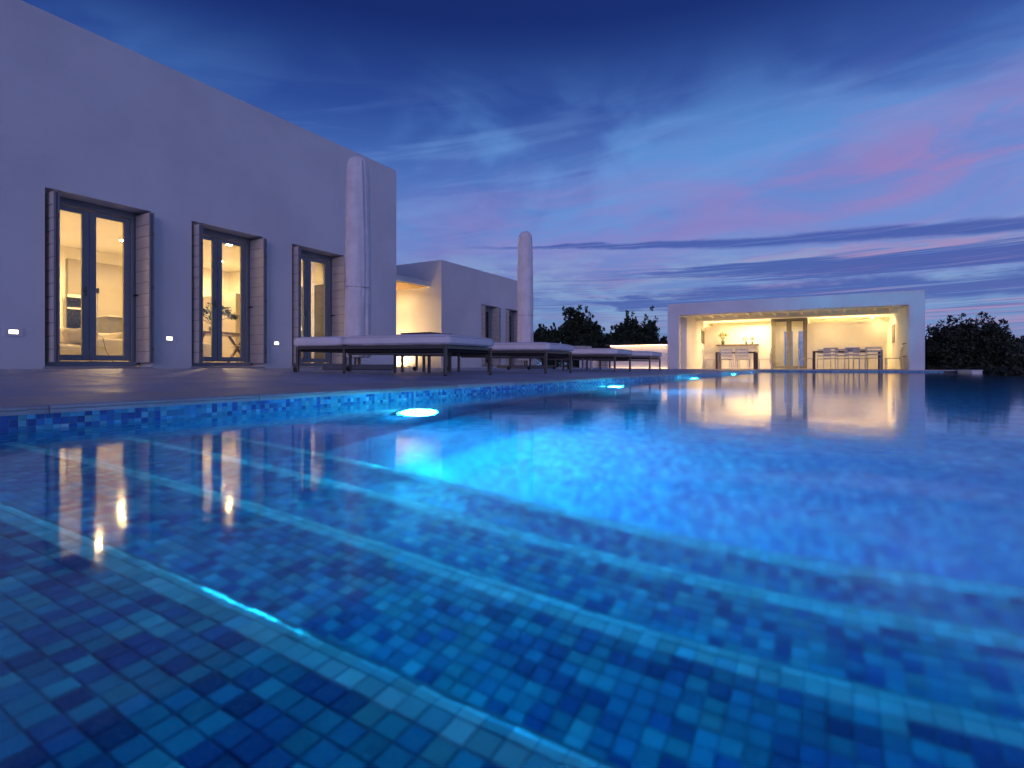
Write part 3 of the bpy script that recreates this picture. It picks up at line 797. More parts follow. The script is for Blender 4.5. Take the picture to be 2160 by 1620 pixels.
# wire chair and white shell chair
def wire_chair(label, loc, rz):
    t_ = thing('wire_chair', label, 'chair', (0, 0, 0), 'wire chairs')
    b = MB()
    for i in range(9):
        q = -.22 + .055 * i
        b.tube([(q, .22, .45), (q, -.2, .43), (q * .95, -.25, .55), (q * .85, -.32, .85)], .004, 4)
    for yy_, zz in ((.22, .45), (.1, .445), (-.02, .44), (-.14, .432)): b.tube([(-.22, yy_, zz), (.22, yy_, zz)], .004, 4)
    for zz, yy_ in ((.55, -.25), (.63, -.275), (.71, -.295), (.79, -.31), (.85, -.32)): b.tube([(-.2, yy_, zz), (.2, yy_, zz)], .004, 4)
    b.build('wire_shell', 'white_chair', t_)
    for sx in (-1, 1):
        MB().tube([(sx * .17, .12, .43), (sx * .22, .24, .0)], .008, 5).build('leg', 'white_chair', t_)
        MB().tube([(sx * .17, -.12, .43), (sx * .22, -.26, .0)], .008, 5).build('leg', 'white_chair', t_)
    t_.location = loc; t_.rotation_euler = (0, 0, rz); return t_
wire_chair('white wire chair at the dining table behind the middle door', (-10.45, 6.95, .118), R_(100))
wire_chair('thin wire chair in the lit courtyard passage, seen under the nearest lounger', (-10.2, 11.4, deckz(-10.2, 11.4)), R_(40))
sc_ = thing('shell_chair', 'white solid chair left of the dining table behind the middle door', 'chair', (-10.5, 5.75, .118))
MB().cushion(-10.72, -10.30, 5.55, 6.0, .50, .56, .025, .004, 8).build('seat', 'white_chair', sc_, smooth=True)
MB().cushion(-10.72, -10.30, 5.53, 5.58, .52, .98, .025, .0, 9).build('backrest', 'white_chair', sc_, smooth=True)
for dx in (-10.69, -10.33):
    for dy in (5.58, 5.96): MB().tube([(dx, dy, .119), (dx, dy, .51)], .014, 6).build('leg', 'white_chair', sc_)
tl = thing('table_lamp', 'small lit lamp with white shade on a console in the hall', 'lamp', (-11.62, 9.12, .85))
MB().lathe([(.06, 0), (.06, .02), (.015, .03), (.015, .2)], (-11.62, 9.12, .85), 12).build('base', 'pale_metal', tl)
MB().lathe([(.11, .2), (.08, .42)], (-11.62, 9.12, .85), 16).build('lamp_shade', 'table_lamp_glow', tl)
cn = thing('console_table', 'narrow console table under the small lit lamp', 'table', (-11.62, 9.12, .118))
MB().box(-11.85, -11.45, 9.0, 9.3, .81, .849).build('top', 'counter_wood', cn)
for dx in (-11.82, -11.48):
    for dy in (9.03, 9.27): MB().tube([(dx, dy, .119), (dx, dy, .81)], .016, 6).build('leg', 'counter_wood', cn)

# ------------------------------------------------------------------ wing beyond the courtyard
WY0 = onX(931, WING); WY1 = WY0 + 5.9
WTOP = hgt(547.8, WING, WY0)
wing = thing('white_wing', 'lower white plaster wing of the house with two shuttered doors, past the courtyard', 'house', (WING, WY0, 0))
wo_ = [onX(1016, WING), onX(1067, WING)]; WT = hgt(641.5, WING, wo_[0])
wall_with_openings(WING, .4, WY0, WY1, .04, WTOP, [(y, y + 1.1, .12, WT) for y in wo_]).build('wall', 'plaster', wing)
MB().box(-17, WING - .4, WY0, WY0 + .4, .04, WTOP).box(-17, WING - .4, WY1 - .4, WY1, .04, WTOP).box(-17, -16.6, WY0 + .4, WY1 - .4, .04, WTOP).build('wall', 'plaster', wing)
MB().box(-16.6, WING - .4, WY0 + .4, WY1 - .4, WTOP - .5, WTOP - .3).build('roof', 'plaster', wing)
MB().box(-13.4, -13.2, WY0 + .4, WY1 - .4, .1, 2.7).build('interior_wall', 'interior_beige', wing)
for y in wo_:
    french_door(wing, WING - .26, y + .035, y + 1.1 - .075, .18, WT - .05, sur=(y, y + 1.1, WT))
    shutter_stack(wing, WING - .24, WING + .10, y + .05, .17, WT - .04)
    shutter_stack(wing, WING - .24, WING + .10, y + 1.1 - .085, .17, WT - .04)
# canopy over the courtyard passage
cz = hgt(606, -10.73, WY0) + .0
can = thing('canopy', 'white slab canopy with wooden slat underside over the courtyard passage', 'canopy', (-10.73, HY1, cz))
MB().box(-16.3, -10.73, HY1 + .004, WY0 - .004, cz + .012, cz + .17).build('slab', 'plaster', can)
py_ = HY1 + .03; plank = MB().box(-16.2 + 10.73, -.06, 0, .125, 0, .022).mesh('plank', bevel=.003); plank.materials.append(MATS['canopy_wood'])
while py_ < WY0 - .14:
    ob = bpy.data.objects.new('plank', plank); COL.objects.link(ob); ob.parent = can; ob.location = (0, py_ - HY1, -.013); py_ += .14
downlight((-11.75, WY0 - .75, cz - .016), 'ceiling light under the canopy, near the wing wall', 'canopy lights', 'courtyard_glow', .045)
downlight((-13.3, WY0 - .75, cz - .016), 'ceiling light under the canopy, deeper in the courtyard', 'canopy lights', 'courtyard_glow', .045)
upl = thing('ground_light', 'ground light washing the courtyard wall with warm light', 'ground light', (-12.0, WY0 - .35, deckz(-12, WY0)))
MB().lathe([(.07, 0), (.07, .012), (.055, .014)], (-12.0, WY0 - .35, deckz(-12, WY0)), 16).build('trim', 'pale_metal', upl)
MB().lathe([(.05, .0145), (.001, .016)], (-12.0, WY0 - .35, deckz(-12, WY0)), 10).build('lens', 'pavilion_spot_glow', upl)

# ------------------------------------------------------------------ pavilion at the far end of the pool
PX0, PX1, PY0, PY1 = onY(1408.3, 24.45), onY(1951, 24.45), 24.45, 33.2
PTOP = hgt(641.7, PX0, PY0); PF = .012
pav = thing('pool_pavilion', 'white flat-roofed pool pavilion with a warmly lit open front', 'pavilion', (PX0, PY0, 0))
IX0, IX1 = PX0 + .49, PX1 - .46
OPT = hgt(665, IX0, PY0)
MB().box(PX0, IX0, PY0, PY0 + .37, -.01, PTOP - .002).box(IX1, PX1, PY0, PY0 + .37, -.01, PTOP - .002).box(IX0, IX1, PY0, PY0 + .37, OPT, PTOP - .002).build('portal', 'plaster', pav)
MB().box(PX0, PX1, PY0 + .37, PY1, PTOP - .14, PTOP - .0025).build('roof', 'plaster', pav)
MB().box(PX0, IX0, 26.0, PY1, -.01, PTOP - .142).build('wall', 'plaster', pav)
MB().box(PX0, IX0, PY0 + .37, 26.0, OPT, PTOP - .142).build('beam', 'plaster', pav)
MB().box(IX1, PX1, PY0 + .37, PY1, -.01, PTOP - .142).build('wall', 'plaster', pav)
MB().box(IX0 + .001, IX1 - .001, PY0 + .1, 32.6, -.008, PF).build('floor', 'terrace_stone', pav)
PC = PTOP - .30
MB().box(IX0 + .002, IX1 - .002, PY0 + .372, 28.2, PC, PC + .1).build('ceiling', 'interior_plaster', pav)
MB().box(IX0 + .002, IX1 - .002, 28.2, 32.6, PC - .1, PC).build('ceiling', 'interior_plaster', pav)
BZ = hgt(677.5, IX0, 28.2)
MB().box(IX0 + .002, IX1 - .002, 28.1, 28.45, BZ, PC - .003).build('beam', 'interior_plaster', pav)
nraf = 15
for i in range(nraf):
    xr = IX0 + (IX1 - IX0) * (i + .5) / nraf
    MB().box(xr - .05, xr + .05, PY0 + .374, 28.098, PC - .10, PC - .001).build('rafter', 'interior_plaster', pav)
DX0, DX1 = onY(1627, 30.3), onY(1703, 30.3)
PWZ = hgt(688, -4.5, 30.3)
MB().box(IX0 + .002, DX0, 30.3, 30.42, PF, PWZ).build('partition', 'interior_plaster', pav)
MB().box(DX1, onY(1870, 30.3), 30.3, 30.42, PF, PWZ).build('partition', 'interior_plaster', pav)
DZ = hgt(672, DX0, 30.3)
MB().box(DX0 - .02, DX0 + .0, 30.2, 30.44, PF, DZ).box(DX1, DX1 + .02, 30.2, 30.44, PF, DZ).build('jamb', 'interior_plaster', pav)
MB().box(IX0 + .002, DX0 - .3, 32.5, 32.7, PF, PC - .1).box(DX1 + .3, IX1 - .002, 32.5, 32.7, PF, PC - .1).box(DX0 - .3, DX1 + .3, 32.5, 32.7, 2.0, PC - .1).box(DX0 - .3, DX0 + .45, 32.5, 32.7, PF, 2.0).box(DX0 + .86, DX0 + 1.12, 32.5, 32.7, PF, 2.0).build('wall', 'interior_plaster', pav)
MB().box(DX0 - .06, DX0 - .02, 30.44, 32.5, PF, PC - .102).box(DX1 + .02, DX1 + .06, 30.44, 32.5, PF, PC - .102).build('wall', 'interior_plaster', pav)
# pavilion door: build in the X = const helper's frame, then turn to face the pool
pd = thing('pavilion_door_proto', '', '', (0, 0, 0))
def ydoor(parent, Y, X0, X1, z0, z1):
    st = .11
    fr = MB().box(X0, X0 + .07, Y - .02, Y + .07, z0, z1).box(X1 - .07, X1, Y - .02, Y + .07, z0, z1).box(X0 + .07, X1 - .07, Y - .018, Y + .068, z1 - .09, z1)
    fr.build('door_frame', 'door_olive', parent, bevel=.004)
    mid = (X0 + X1) / 2
    for a, b_ in ((X0 + .075, mid - .003), (mid + .003, X1 - .075)):
        za, zb = z0 + .01, z1 - .095
        lf = MB().box(a, a + st, Y, Y + .05, za, zb).box(b_ - st, b_, Y, Y + .05, za, zb).box(a + st, b_ - st, Y + .001, Y + .049, za, za + .13).box(a + st, b_ - st, Y + .001, Y + .049, zb - .09, zb)
        leaf = lf.build('door_leaf', 'door_olive', parent, bevel=.004)
        MB().box(a + st - .004, b_ - st + .004, Y + .022, Y + .028, za + .125, zb - .085).build('pane', 'window_glass', leaf)
    MB().tube([(mid - .05, Y - .03, 1.0), (mid - .05, Y - .035, 1.12)], .01, 6).tube([(mid - .05, Y + .01, 1.06), (mid - .05, Y - .03, 1.06)], .008, 6).build('handle', 'chrome', parent)
bpy.data.objects.remove(pd, do_unlink=True)
plain('door_olive', (.20, .19, .165), .5)
ydoor(pav, 30.22, DX0 + .002, DX1 - .002, PF + .002, DZ)
# cove light above the partitions, small spots in the porch
for a, b_ in ((IX0 + .15, DX0 - .2), (DX1 + .2, onY(1868, 30.3))):
    MB().box(a, b_, 30.46, 30.50, PWZ - .05, PWZ - .03).build('cove_light', 'cove_glow', pav)
for i, px in enumerate((1513, 1539, 1565, 1591, 1617)):
    X = onY(px, 26.6)
    downlight((X, 26.6, PC - .001), 'small bright spot number %s from the left in the porch ceiling of the pavilion' % ('one', 'two', 'three', 'four', 'five')[i], 'porch spots of the pavilion', 'porch_spot_glow', .05)
for x_, y_, lb in ((onY(1555, 29.2), 29.2, 'ceiling light above the bar shelf in the pavilion'), (onY(1600, 29.4), 29.4, 'ceiling light just left of the pavilion doors'),
                   (onY(1753, 29.4), 29.4, 'ceiling light above the long table end of the pavilion'), (onY(1858, 29.6), 29.6, 'ceiling light in the right back corner of the pavilion')):
    downlight((x_, y_, PC - .101), lb, 'room lights of the pavilion', 'pavilion_spot_glow', .05 if x_ < -2 else .026)
downlight(((DX0 + DX1) / 2, 31.5, PC - .101), 'unseen ceiling light added to warm the passage behind the pavilion doors', 'room lights of the pavilion', 'pavilion_spot_glow', .03)  # lamp added out of view so the passage glows warm
downlight((1.9, 31.6, PC - .101), 'ceiling light behind the partition at the right of the pavilion', 'room lights of the pavilion', 'pavilion_spot_glow', .028)
downlight((-4.0, 25.6, PC - .001), 'ceiling light over the left table in the porch', 'porch room lights', 'pavilion_spot_glow', .032)
downlight((.7, 26.3, PC - .001), 'ceiling light over the long table in the porch', 'porch room lights', 'pavilion_spot_glow', .032)
# small dark window in the left wall, rails on the right wall, bar shelf
wv = MB().box(IX0 + .001, IX0 + .03, 29.4, 30.1, 1.35, 2.0).build('window', 'cabinet_grey', pav)
MB().box(IX0 + .001, IX0 + .05, 29.32, 30.18, 2.0, 2.08).build('lintel', 'pale_metal', wv)
wv = MB().box(IX1 - .03, IX1 - .001, 29.3, 30.4, 1.2, 2.0).build('window', 'interior_beige', pav)
for zz in (.52, 1.0):
    MB().tube([(IX1 - .01, 25.1, zz), (IX1 - .09, 25.1, zz), (IX1 - .09, 25.9, zz), (IX1 - .01, 25.9, zz)], .014, 6).build('rail', 'dining_dark', pav)
bx0, bx1 = onY(1513, 29.6), onY(1597, 29.6); bz = hgt(727, bx0, 29.6)
bar = thing('bar_shelf', 'pale bar counter with dark top against the back wall of the pavilion', 'counter', ((bx0 + bx1) / 2, 29.9, PF))
MB().box(bx0 + .1, bx1, 29.75, 30.28, PF + .001, bz - .05).build('body', 'interior_plaster', bar)
MB().box(bx0 - .05, bx1 + .03, 29.55, 30.29, bz - .049, bz).build('top', 'cabinet_grey', bar, bevel=.004)
plant('potted_plant', 'bushy yellow-green plant at the left end of the bar shelf', (onY(1525, 29.8), 29.8, bz + .001), [(0, 0, .55, .16), (-.12, 0, .48, .12), (.12, 0, .5, .12), (0, .05, .35, .1)], 'leaf_yellow', seed=11, pot=(.09, .22), size=.10, per=26)
plant('potted_plant', 'small dark plant on the bar shelf, left of the two at the right end', (onY(1574, 29.8), 29.8, bz + .001), [(-.08, 0, .3, .09), (.02, 0, .34, .08), (-.14, 0, .26, .05)], 'leaf_dark', seed=12, pot=(.06, .15), size=.07, per=18)
plant('potted_plant', 'small dark plant at the right end of the bar shelf', (onY(1587, 29.8), 29.8, bz + .001), [(-.06, 0, .3, .08), (.07, 0, .3, .08), (0, 0, .25, .07)], 'leaf_dark', seed=13, pot=(.06, .15), size=.07, per=18)

def table(label, x0, x1, y0, y1, z0, h, top, legm):
    t_ = thing('dining_table', label, 'table', ((x0 + x1) / 2, (y0 + y1) / 2, z0), None)
    MB().box(x0, x1, y0, y1, z0 + h - .05, z0 + h).build('top', top, t_, bevel=.004)
    for xx in (x0 + .002, x1 - .092):
        for yy in (y0 + .002, y1 - .092): MB().box(xx, xx + .09, yy, yy + .09, z0, z0 + h - .051).build('leg', legm, t_)
    return t_
table('smaller dining table with dark legs in front of the bar shelf', onY(1509, 25.6), onY(1594, 25.6), 25.6, 26.5, PF, .76, 'dining_dark', 'dining_dark')
table('long dining table with dark legs at the right in the pavilion porch', onY(1714, 25.8), onY(1862, 25.8), 25.8, 26.75, PF, .76, 'dining_dark', 'dining_dark')
def chair_proto(name, frame, fab):
    t_ = thing(name, '', 'chair', (0, 0, 0))
    MB().box(-.24, .24, -.22, .24, .43, .455).build('seat', fab, t_, bevel=.006)
    for sx in (-1, 1):
        MB().tube([(sx * .25, .22, 0), (sx * .25, .22, .455)], .014, 6).build('leg', frame, t_)
        MB().tube([(sx * .25, -.30, 0), (sx * .25, -.23, .45), (sx * .25, -.29, .88)], .014, 6).build('leg', frame, t_)
    MB().box(-.235, .235, -.262, -.248, .55, .61).build('back_slat', fab, t_)
    MB().box(-.235, .235, -.275, -.261, .68, .74).build('back_slat', fab, t_)
    MB().box(-.235, .235, -.288, -.274, .81, .87).build('back_slat', fab, t_)
    return t_
wch = chair_proto('white_chair', 'white_chair', 'white_chair'); gch = chair_proto('sling_chair', 'pale_metal', 'sling_grey')
wch['group'] = 'white chairs round the left table'; gch['group'] = 'sling chairs round the long table'
tyc = 25.55
for i, (x_, y_, rz, lb) in enumerate([(onY(1533, 25.3), 25.3, 0, 'white chair at the near side of the left porch table, left one'), (onY(1566, 25.3), 25.3, 0, 'white chair at the near side of the left porch table, right one'),
        (onY(1498, 26.1), 26.1, -90, 'white chair at the left end of the smaller porch table'), (onY(1612, 26.2), 26.2, 90, 'white chair turned sideways at the right end of the smaller porch table'),
        (onY(1528, 26.9), 26.9, 180, 'white chair behind the smaller porch table, left one'), (onY(1570, 26.9), 26.9, 180, 'white chair behind the smaller porch table, right one')]):
    place(wch, i, (x_, y_, PF + .001), R_(rz), lb)
for i, (x_, y_, rz, lb) in enumerate([(onY(1752, 25.5), 25.5, 0, 'grey sling chair at the near side of the long table, left of three'), (onY(1797, 25.5), 25.5, 0, 'grey sling chair at the near side of the long table, middle of three'),
        (onY(1841, 25.5), 25.5, 0, 'grey sling chair at the near side of the long table, right of three'), (onY(1702, 26.3), 26.3, -90, 'sling chair at the left end of the long table, before the doors'),
        (onY(1884, 26.3), 26.3, 90, 'sling chair at the right end of the long table'), (onY(1738, 27.1), 27.1, 180, 'sling chair behind the long table, left of three'),
        (onY(1776, 27.1), 27.1, 180, 'sling chair behind the long table, middle of three'), (onY(1815, 27.1), 27.1, 180, 'sling chair behind the long table, right of three')]):
    place(gch, i, (x_, y_, PF + .001), R_(rz), lb)
bw = MB().lathe([(.04, 0), (.13, .06), (.14, .08), (.13, .075), (.03, .02)], (onY(1793, 26.2), 26.2, PF + .761), 18).build('bowl', 'planter_white', smooth=True)
tag(bw, 'white bowl on the long dining table', 'bowl')

# lit bar counter beside the pavilion
c0, c1 = onY(1287, 24.6), PX0 - .01; ctop = hgt(727, c0, 24.6)
bc = thing('bar_counter', 'white outdoor bar counter lit by a light strip under its thin top', 'counter', (c0, 24.6, 0))
MB().box(c0, c1, 24.66, 25.3, -.01, ctop - .06).build('body', 'plaster', bc)
MB().box(c0 - .16, c1, 24.40, 25.4, ctop - .058, ctop).build('top', 'counter_wood', bc, bevel=.005)
MB().box(c0 + .04, c1 - .04, 24.50, 24.535, ctop - .082, ctop - .0585).build('light_strip', 'strip_glow', bc)
MB().box(c0 + .04, c1 - .04, 24.60, 24.63, -.009, .006).build('light_strip', 'strip_glow', bc)

# ------------------------------------------------------------------ sun loungers
def lounger_proto():
    t_ = thing('sun_lounger', '', 'sun lounger', (0, 0, 0), 'sun loungers along the pool')
    L, Wd, H = 2.25, .87, .307
    for x_ in (-.02, -1.44, -L + .02):
        for y_ in (.02, Wd - .02):
            MB().box(x_ - .0155, x_ + .0155, y_ - .0155, y_ + .0155, .012, H).build('leg', 'lounger_metal', t_, bevel=.003)
    fr = MB().box(-L + .039, -.039, .003, .037, H - .035, H - .001).box(-L + .039, -.039, Wd - .037, Wd - .003, H - .035, H - .001)
    fr.box(-.037, -.003, .0385, Wd - .0385, H - .035, H - .001).box(-L + .003, -L + .037, .0385, Wd - .0385, H - .035, H - .001)
    fr.build('frame', 'lounger_metal', t_, bevel=.003)
    MB().box(-L + .04, -.04, .04, Wd - .04, H - .062, H - .012).build('platform', 'platform_dark', t_)
    MB().box(-1.42, -.04, .05, .07, H - .10, H - .078).build('rail', 'lounger_metal', t_); MB().box(-1.42, -.04, Wd - .07, Wd - .05, H - .10, H - .078).build('rail', 'lounger_metal', t_)
    for y_ in (.02, Wd - .02, ):
        for x_ in (-.02, -1.44): MB().lathe([(.016, 0), (.016, .012)], (x_, y_, 0), 10).build('foot', 'rubber', t_)
        wh = MB().tube([(-L - .01, y_ - .016, .034), (-L - .01, y_ + .016, .034)], .034, 14).build('wheel', 'rubber', t_)
    m1 = MB().cushion(-1.485, .03, -.012, Wd + .012, H, H + .110, .048, .009, 1).build('mattress', 'mattress_fabric', t_, smooth=True)
    MB().cushion(-L - .045, -1.49, -.012, Wd + .012, H, H + .107, .048, .008, 2).build('head_cushion', 'mattress_fabric', t_, smooth=True)
    seam = MB()
    for zz in (H + .024, H + .088):
        rr = .046; pts = [(-1.45, -.0125, zz), (-.02, -.0125, zz), (.0305, .035, zz), (.0305, Wd - .035, zz)]
        seam.tube(pts, .0035, 5)
    seam.build('piping', 'strap_fabric', m1)
    return t_
lp = lounger_proto()
LB = ['nearest white-cushioned sun lounger, its head split cushion towards the house', 'second sun lounger from the camera, beside the far parasol', 'third sun lounger from the camera, before the lit bar counter', 'farthest sun lounger, right in front of the lit bar counter']
for i, y_ in enumerate((4.29, 6.47, 9.33, 11.40)):
    z = deckz(-3.26, y_); sl = (deckz(-5.5, y_) - z) / 2.24
    place(lp, i, (-3.26 + (0, .02, -.03, .015)[i], y_, z + .001), R_((0, .7, -.9, .5)[i]), LB[i], tilt=math.atan(sl) * .9)

# side tables
def side_table(label, x1, y0, top, leg):
    z = deckz(x1 - .25, y0 + .25); t_ = thing('side_table', label, 'side table', (x1 - .25, y0 + .25, z), 'side tables between the loungers'); h = .52
    MB().box(x1 - .49, x1, y0, y0 + .48, z + h - .012, z + h).build('top', top, t_, bevel=.003)
    MB().box(x1 - .485, x1 - .005, y0 + .004, y0 + .03, z + h - .05, z + h - .013).box(x1 - .485, x1 - .005, y0 + .45, y0 + .476, z + h - .05, z + h - .013).box(x1 - .031, x1 - .005, y0 + .031, y0 + .449, z + h - .05, z + h - .013).box(x1 - .485, x1 - .459, y0 + .031, y0 + .449, z + h - .05, z + h - .013).build('frame', leg, t_)
    for xx in (x1 - .486, x1 - .034):
        for yy in (y0 + .004, y0 + .446): MB().box(xx, xx + .03, yy, yy + .03, z - .004, z + h - .0505).build('leg', leg, t_)
side_table('low side table with dark thin top behind the nearest lounger', -4.40, 5.45, 'table_dark', 'lounger_metal')
side_table('side table with frame coloured pale for the warm light on it, between the third and the farthest lounger', -4.40, 10.5, 'table_dark', 'pale_metal')  # frame paled to carry the warm light falling on it

# closed parasols in white covers
def parasol_proto():
    t_ = thing('parasol', '', 'parasol', (0, 0, 0), 'closed parasols behind the loungers')
    MB().box(-.55, .55, -.55, .55, .0, .085).build('base_slab', 'base_stone', t_, bevel=.008)
    MB().tube([(0, 0, .085), (0, 0, .32)], .055, 14).build('socket', 'lounger_metal', t_)
    MB().tube([(0, 0, .3), (0, 0, 3.4)], .03, 10).build('pole', 'lounger_metal', t_)
    top = 3.54
    prof_ = [(.165, .20), (.20, .205), (.212, .30), (.208, .7), (.205, 1.1), (.200, 1.32), (.196, 1.38), (.203, 1.45), (.207, 1.8), (.200, 2.3), (.192, 2.8), (.184, 3.2), (.172, 3.36), (.150, 3.45), (.105, 3.51), (.05, 3.535), (.01, top)]
    fine = []
    for (r0, z0), (r1, z1) in zip(prof_, prof_[1:]):
        n_ = max(1, int((z1 - z0) / .05))
        fine += [(r0 + (r1 - r0) * k / n_, z0 + (z1 - z0) * k / n_) for k in range(n_)]
    fine.append(prof_[-1])
    def fold(an, z):
        s_ = -.16 * math.exp(-((((an - 5.35 - .10 * math.sin(z * 1.1)) + math.pi) % (2 * math.pi) - math.pi) / .13) ** 2) + .05 * math.sin(3 * an + .6 + .25 * math.sin(z * 1.3)) + .022 * math.sin(7 * an + z * .9) + .055 * mnoise.noise(Vector((math.cos(an) * 2.4, math.sin(an) * 2.4, z * 2.1)))
        cr = .10 * mnoise.noise(Vector((math.cos(an) * 3.5, math.sin(an) * 3.5, z * 9))) * math.exp(-((z - 1.38) / .16) ** 2)
        if z > 3.3: s_ += (.05 * math.sin(14 * an)) * min(1, (z - 3.3) / .15)
        return 1 + s_ + cr
    MB().lathe(fine, (0, 0, 0), 96, fold).build('cover', 'cover_fabric', t_, smooth=True)
    MB().tube([(.205 * math.cos(q), .205 * math.sin(q), 1.37 + .015 * math.sin(q)) for q in [2 * math.pi * k / 30 for k in range(31)]], .008, 5, cap=False).build('tie_cord', 'strap_fabric', t_, smooth=True)
    return t_
pp = parasol_proto()
place(pp, 0, (-6.75, 6.48, deckz(-6.75, 6.48)), R_(50), 'nearest tall closed parasol in a white cover, before the house corner')
place(pp, 1, (-6.73, 12.25, deckz(-6.73, 12.25)), R_(62), 'farther closed parasol in a white cover, at the end of the low wing')

# ------------------------------------------------------------------ small things at the back of the terrace
def block(name, label, cat, x0, x1, y0, y1, z0, z1, mat, group=None):
    t_ = thing(name, label, cat, ((x0 + x1) / 2, y0, z0), group)
    MB().box(x0, x1, y0, y1, z0, z1).build('body', mat, t_, bevel=.012, seg=2)
    MB().box(x0 + .04, x1 - .04, y0 + .04, y1 - .04, z1 + .0005, z1 + .004).build('soil', 'earth', t_)
    return t_
yb = 23.6
for i, (pa, pb2, lb) in enumerate(((1107, 1123, 'white planter block behind the farther parasol'), (1222, 1233, 'narrow white planter block left of the slatted screen'), (1238, 1252, 'white planter block just left of the slatted screen'))):
    block('planter', lb, 'planter', onY(pa, yb), onY(pb2, yb), yb, yb + .5, deckz(-8, yb) - .01, .42 if i else .55, 'planter_white', 'white planters at the back of the terrace')
ls = thing('slatted_screen', 'low pale slatted screen left of the lit bar counter', 'screen', (onY(1256, 24.2), 24.2, 0))
sx0, sx1 = onY(1256, 24.2), onY(1284, 24.2)
for k in range(6): MB().box(sx0 + .05, sx1 - .05, 24.19, 24.21, .04 + k * .07, .085 + k * .07).build('slat', 'pale_metal', ls)
for xx in (sx0, sx1 - .05): MB().box(xx, xx + .05, 24.17, 24.23, -.012, .48).build('post', 'pale_metal', ls)
pt = thing('planter_tub', 'pale round tub seen through the side opening of the pavilion', 'planter', (-6.9, 27.6, -.012))
MB().lathe([(.22, 0), (.30, .5), (.27, .5), (.25, .44)], (-6.9, 27.6, -.012), 20).build('tub', 'planter_white', pt, smooth=True)
lw = thing('low_wall', 'low white wall end beyond the overflow edge at the right', 'wall', (3.95, 21.8, -1.2))
MB().box(3.9, 4.15, 21.8, 24.0, -1.2, .0).build('body', 'planter_white', lw, bevel=.01, seg=2)
MB().box(3.88, 4.17, 21.78, 24.0, .001, .02).build('cap', 'planter_white', lw)
lw = thing('low_wall', 'low pale blue block standing in for a lit water basin beyond the right corner of the pavilion', 'wall', (3.6, 26.2, -1.0))
MB().box(3.15, 4.6, 26.4, 26.7, -1.0, -.04).build('body', 'lit_basin_blue', lw, bevel=.01)  # wall-shaped stand-in, pale blue for the lit water
MB().box(3.14, 4.62, 26.38, 26.72, -.039, -.005).build('cap', 'planter_white', lw)

# ------------------------------------------------------------------ trees and shrubs
def tree(name, label, X, Y, zb, H, rx, rz, seed, mat, trunk=.25, nclump=44, per=260, size=.24, cat='tree', group=None):
    rnd = random.Random(seed); t_ = thing(name, label, cat, (X, Y, zb), group)
    B = Vector((X, Y, zb)); cz_ = H - rz
    tb_ = MB(); lb_ = MB()
    tb_.tube([B, B + Vector((rnd.uniform(-.15, .15), rnd.uniform(-.1, .1), cz_ * .5)), B + Vector((rnd.uniform(-.3, .3), 0, cz_))], [H * .035, H * .025, H * .012], 8)
    for k in range(nclump):
        while True:
            q = Vector((rnd.uniform(-1, 1), rnd.uniform(-1, 1), rnd.uniform(-1, 1)))
            if .35 < q.length <= 1: break
        q *= rnd.uniform(.82, 1.12)
        c = B + Vector((q.x * rx, q.y * rx, cz_ + q.z * rz * (1.0 if q.z < 0 else rnd.uniform(.8, 1.1))))
        r = rnd.uniform(.20, .42) * min(rx, rz) 
        leaves(lb_, c, (r * 1.2, r * 1.2, r), int(per * rnd.uniform(.6, 1.3)), size, rnd, 1.0)
        if k % 2 == 0: tb_.tube([B + Vector((0, 0, cz_ * rnd.uniform(.4, .9))), (B + Vector((0, 0, cz_))).lerp(c, .5), c], [H * .012, H * .008, H * .003], 5)
        for _ in range(3):
            tip = c + Vector((rnd.gauss(0, r * .8), rnd.gauss(0, r * .8), abs(rnd.gauss(0, r * 1.1))))
            leaves(lb_, tip, (r * .3, r * .3, r * .45), int(per * .10), size * .85, rnd, 1.6)
    tb_.build('trunk', 'bark', t_, smooth=True)
    me = bpy.data.meshes.new('crown'); me.from_pydata([tuple(Vector(v) - B) for v in lb_.v], [], lb_.f); link('crown', me, mat, t_)
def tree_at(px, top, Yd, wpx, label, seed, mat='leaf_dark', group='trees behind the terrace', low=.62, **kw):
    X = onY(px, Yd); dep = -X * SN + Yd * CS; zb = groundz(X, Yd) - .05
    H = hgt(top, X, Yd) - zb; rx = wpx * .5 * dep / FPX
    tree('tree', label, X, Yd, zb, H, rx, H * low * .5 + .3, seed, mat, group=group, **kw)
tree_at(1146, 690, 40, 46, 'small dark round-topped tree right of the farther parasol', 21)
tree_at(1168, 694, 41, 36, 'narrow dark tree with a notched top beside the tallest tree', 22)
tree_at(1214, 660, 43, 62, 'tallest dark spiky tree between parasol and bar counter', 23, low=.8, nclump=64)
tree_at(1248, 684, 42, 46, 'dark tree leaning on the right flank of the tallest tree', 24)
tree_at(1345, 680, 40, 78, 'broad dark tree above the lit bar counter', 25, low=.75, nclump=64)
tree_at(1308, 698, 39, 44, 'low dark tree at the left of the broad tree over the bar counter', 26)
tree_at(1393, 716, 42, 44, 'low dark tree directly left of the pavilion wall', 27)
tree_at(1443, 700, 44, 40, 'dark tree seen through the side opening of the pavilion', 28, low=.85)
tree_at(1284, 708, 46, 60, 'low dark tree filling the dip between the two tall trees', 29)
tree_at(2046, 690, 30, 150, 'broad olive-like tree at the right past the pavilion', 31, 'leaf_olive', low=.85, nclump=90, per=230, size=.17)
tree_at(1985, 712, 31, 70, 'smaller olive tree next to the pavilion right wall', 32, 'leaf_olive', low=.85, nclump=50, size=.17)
tree_at(2112, 704, 32, 90, 'olive tree at the right with a ragged flank', 33, 'leaf_olive', low=.85, nclump=60, per=230, size=.17)
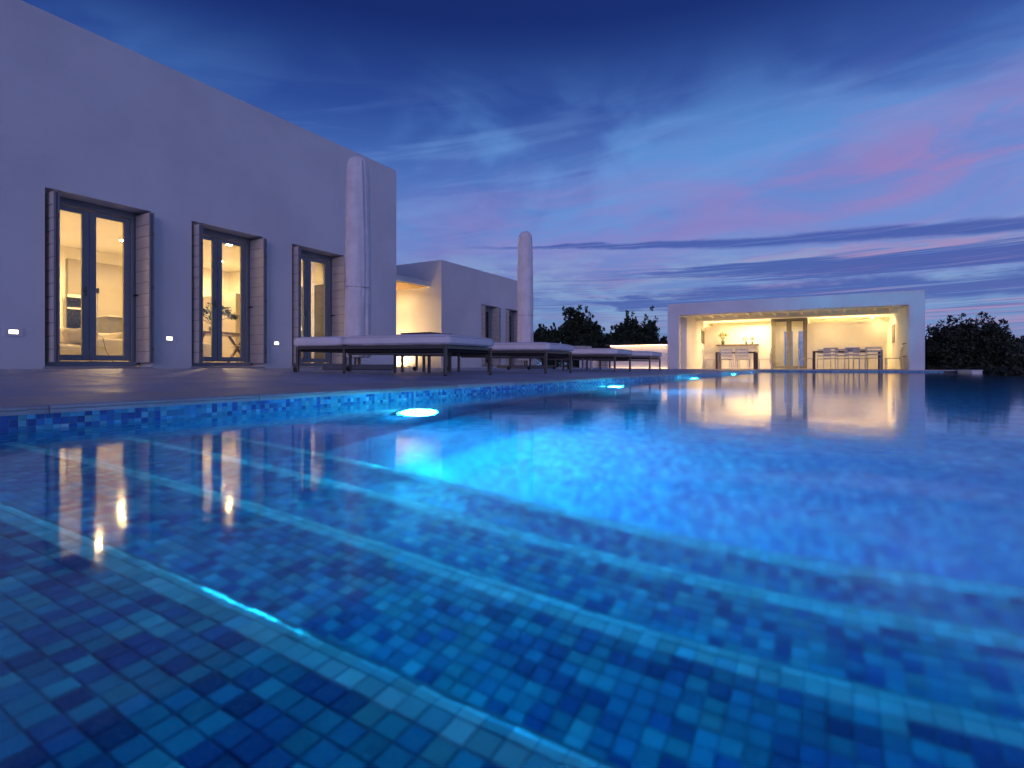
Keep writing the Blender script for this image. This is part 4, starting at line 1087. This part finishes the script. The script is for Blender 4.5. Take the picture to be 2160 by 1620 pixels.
tree_at(2190, 716, 34, 110, 'olive tree cut by the right edge of the picture', 34, 'leaf_olive', low=.85, nclump=56, size=.17)
def shrub_at(px, top, Yd, wpx, label, seed, mat='leaf_dark'):
    rnd = random.Random(seed); X = onY(px, Yd); dep = -X * SN + Yd * CS; zb = groundz(X, Yd) - .03
    H = hgt(top, X, Yd) - zb; rx = wpx * .5 * dep / FPX
    t_ = thing('shrub', label, 'shrub', (X, Y_ := Yd, zb), 'low shrubs round the terrace'); B = Vector((X, Yd, zb))
    lb_, sb_ = MB(), MB()
    for k in range(16):
        q = Vector((rnd.uniform(-1, 1), rnd.uniform(-.7, .7), rnd.uniform(.1, .95)))
        c = B + Vector((q.x * rx, q.y * rx * .6, q.z * H * (1 - .35 * abs(q.x)))); leaves(lb_, c, (rx * .32, rx * .32, H * .22), 150, .12, rnd, 1.0)
        sb_.tube([B, c], [.02, .006], 4)
    sb_.build('stem', 'bark', t_); me = bpy.data.meshes.new('foliage'); me.from_pydata([tuple(Vector(v) - B) for v in lb_.v], [], lb_.f); link('foliage', me, mat, t_)
for i, (px, top, Yd, wp, lb) in enumerate(((1232, 712, 38, 90, 'dark shrub filling the gap right of the tallest tree'), (1290, 712, 37, 80, 'dark shrub filling the gap left of the broad tree'), (1180, 712, 38, 80, 'dark shrub left of the tallest tree trunk'), (1150, 728, 36, 70, 'low dark shrub under the small round-topped tree'), (1205, 726, 35, 70, 'low dark shrub under the tallest tree'), (1262, 722, 35, 70, 'low dark shrub at the left end of the bar counter'),
        (1325, 716, 34, 80, 'dark shrub behind the left half of the bar counter'), (1385, 722, 34, 60, 'dark shrub behind the right half of the bar counter'), (1445, 735, 36, 50, 'dark shrub behind the side opening of the pavilion'),
        (1975, 766, 29, 70, 'low shrub close to the right wall of the pavilion'), (2035, 770, 27, 80, 'low shrub under the broad olive tree'), (2095, 772, 25, 90, 'low shrub beyond the overflow edge, second from the right'), (2155, 768, 24, 90, 'low shrub at the right edge of the picture'))):
    shrub_at(px, top, Yd, wp, lb, 60 + i, 'leaf_dark' if i < 9 else 'leaf_olive')
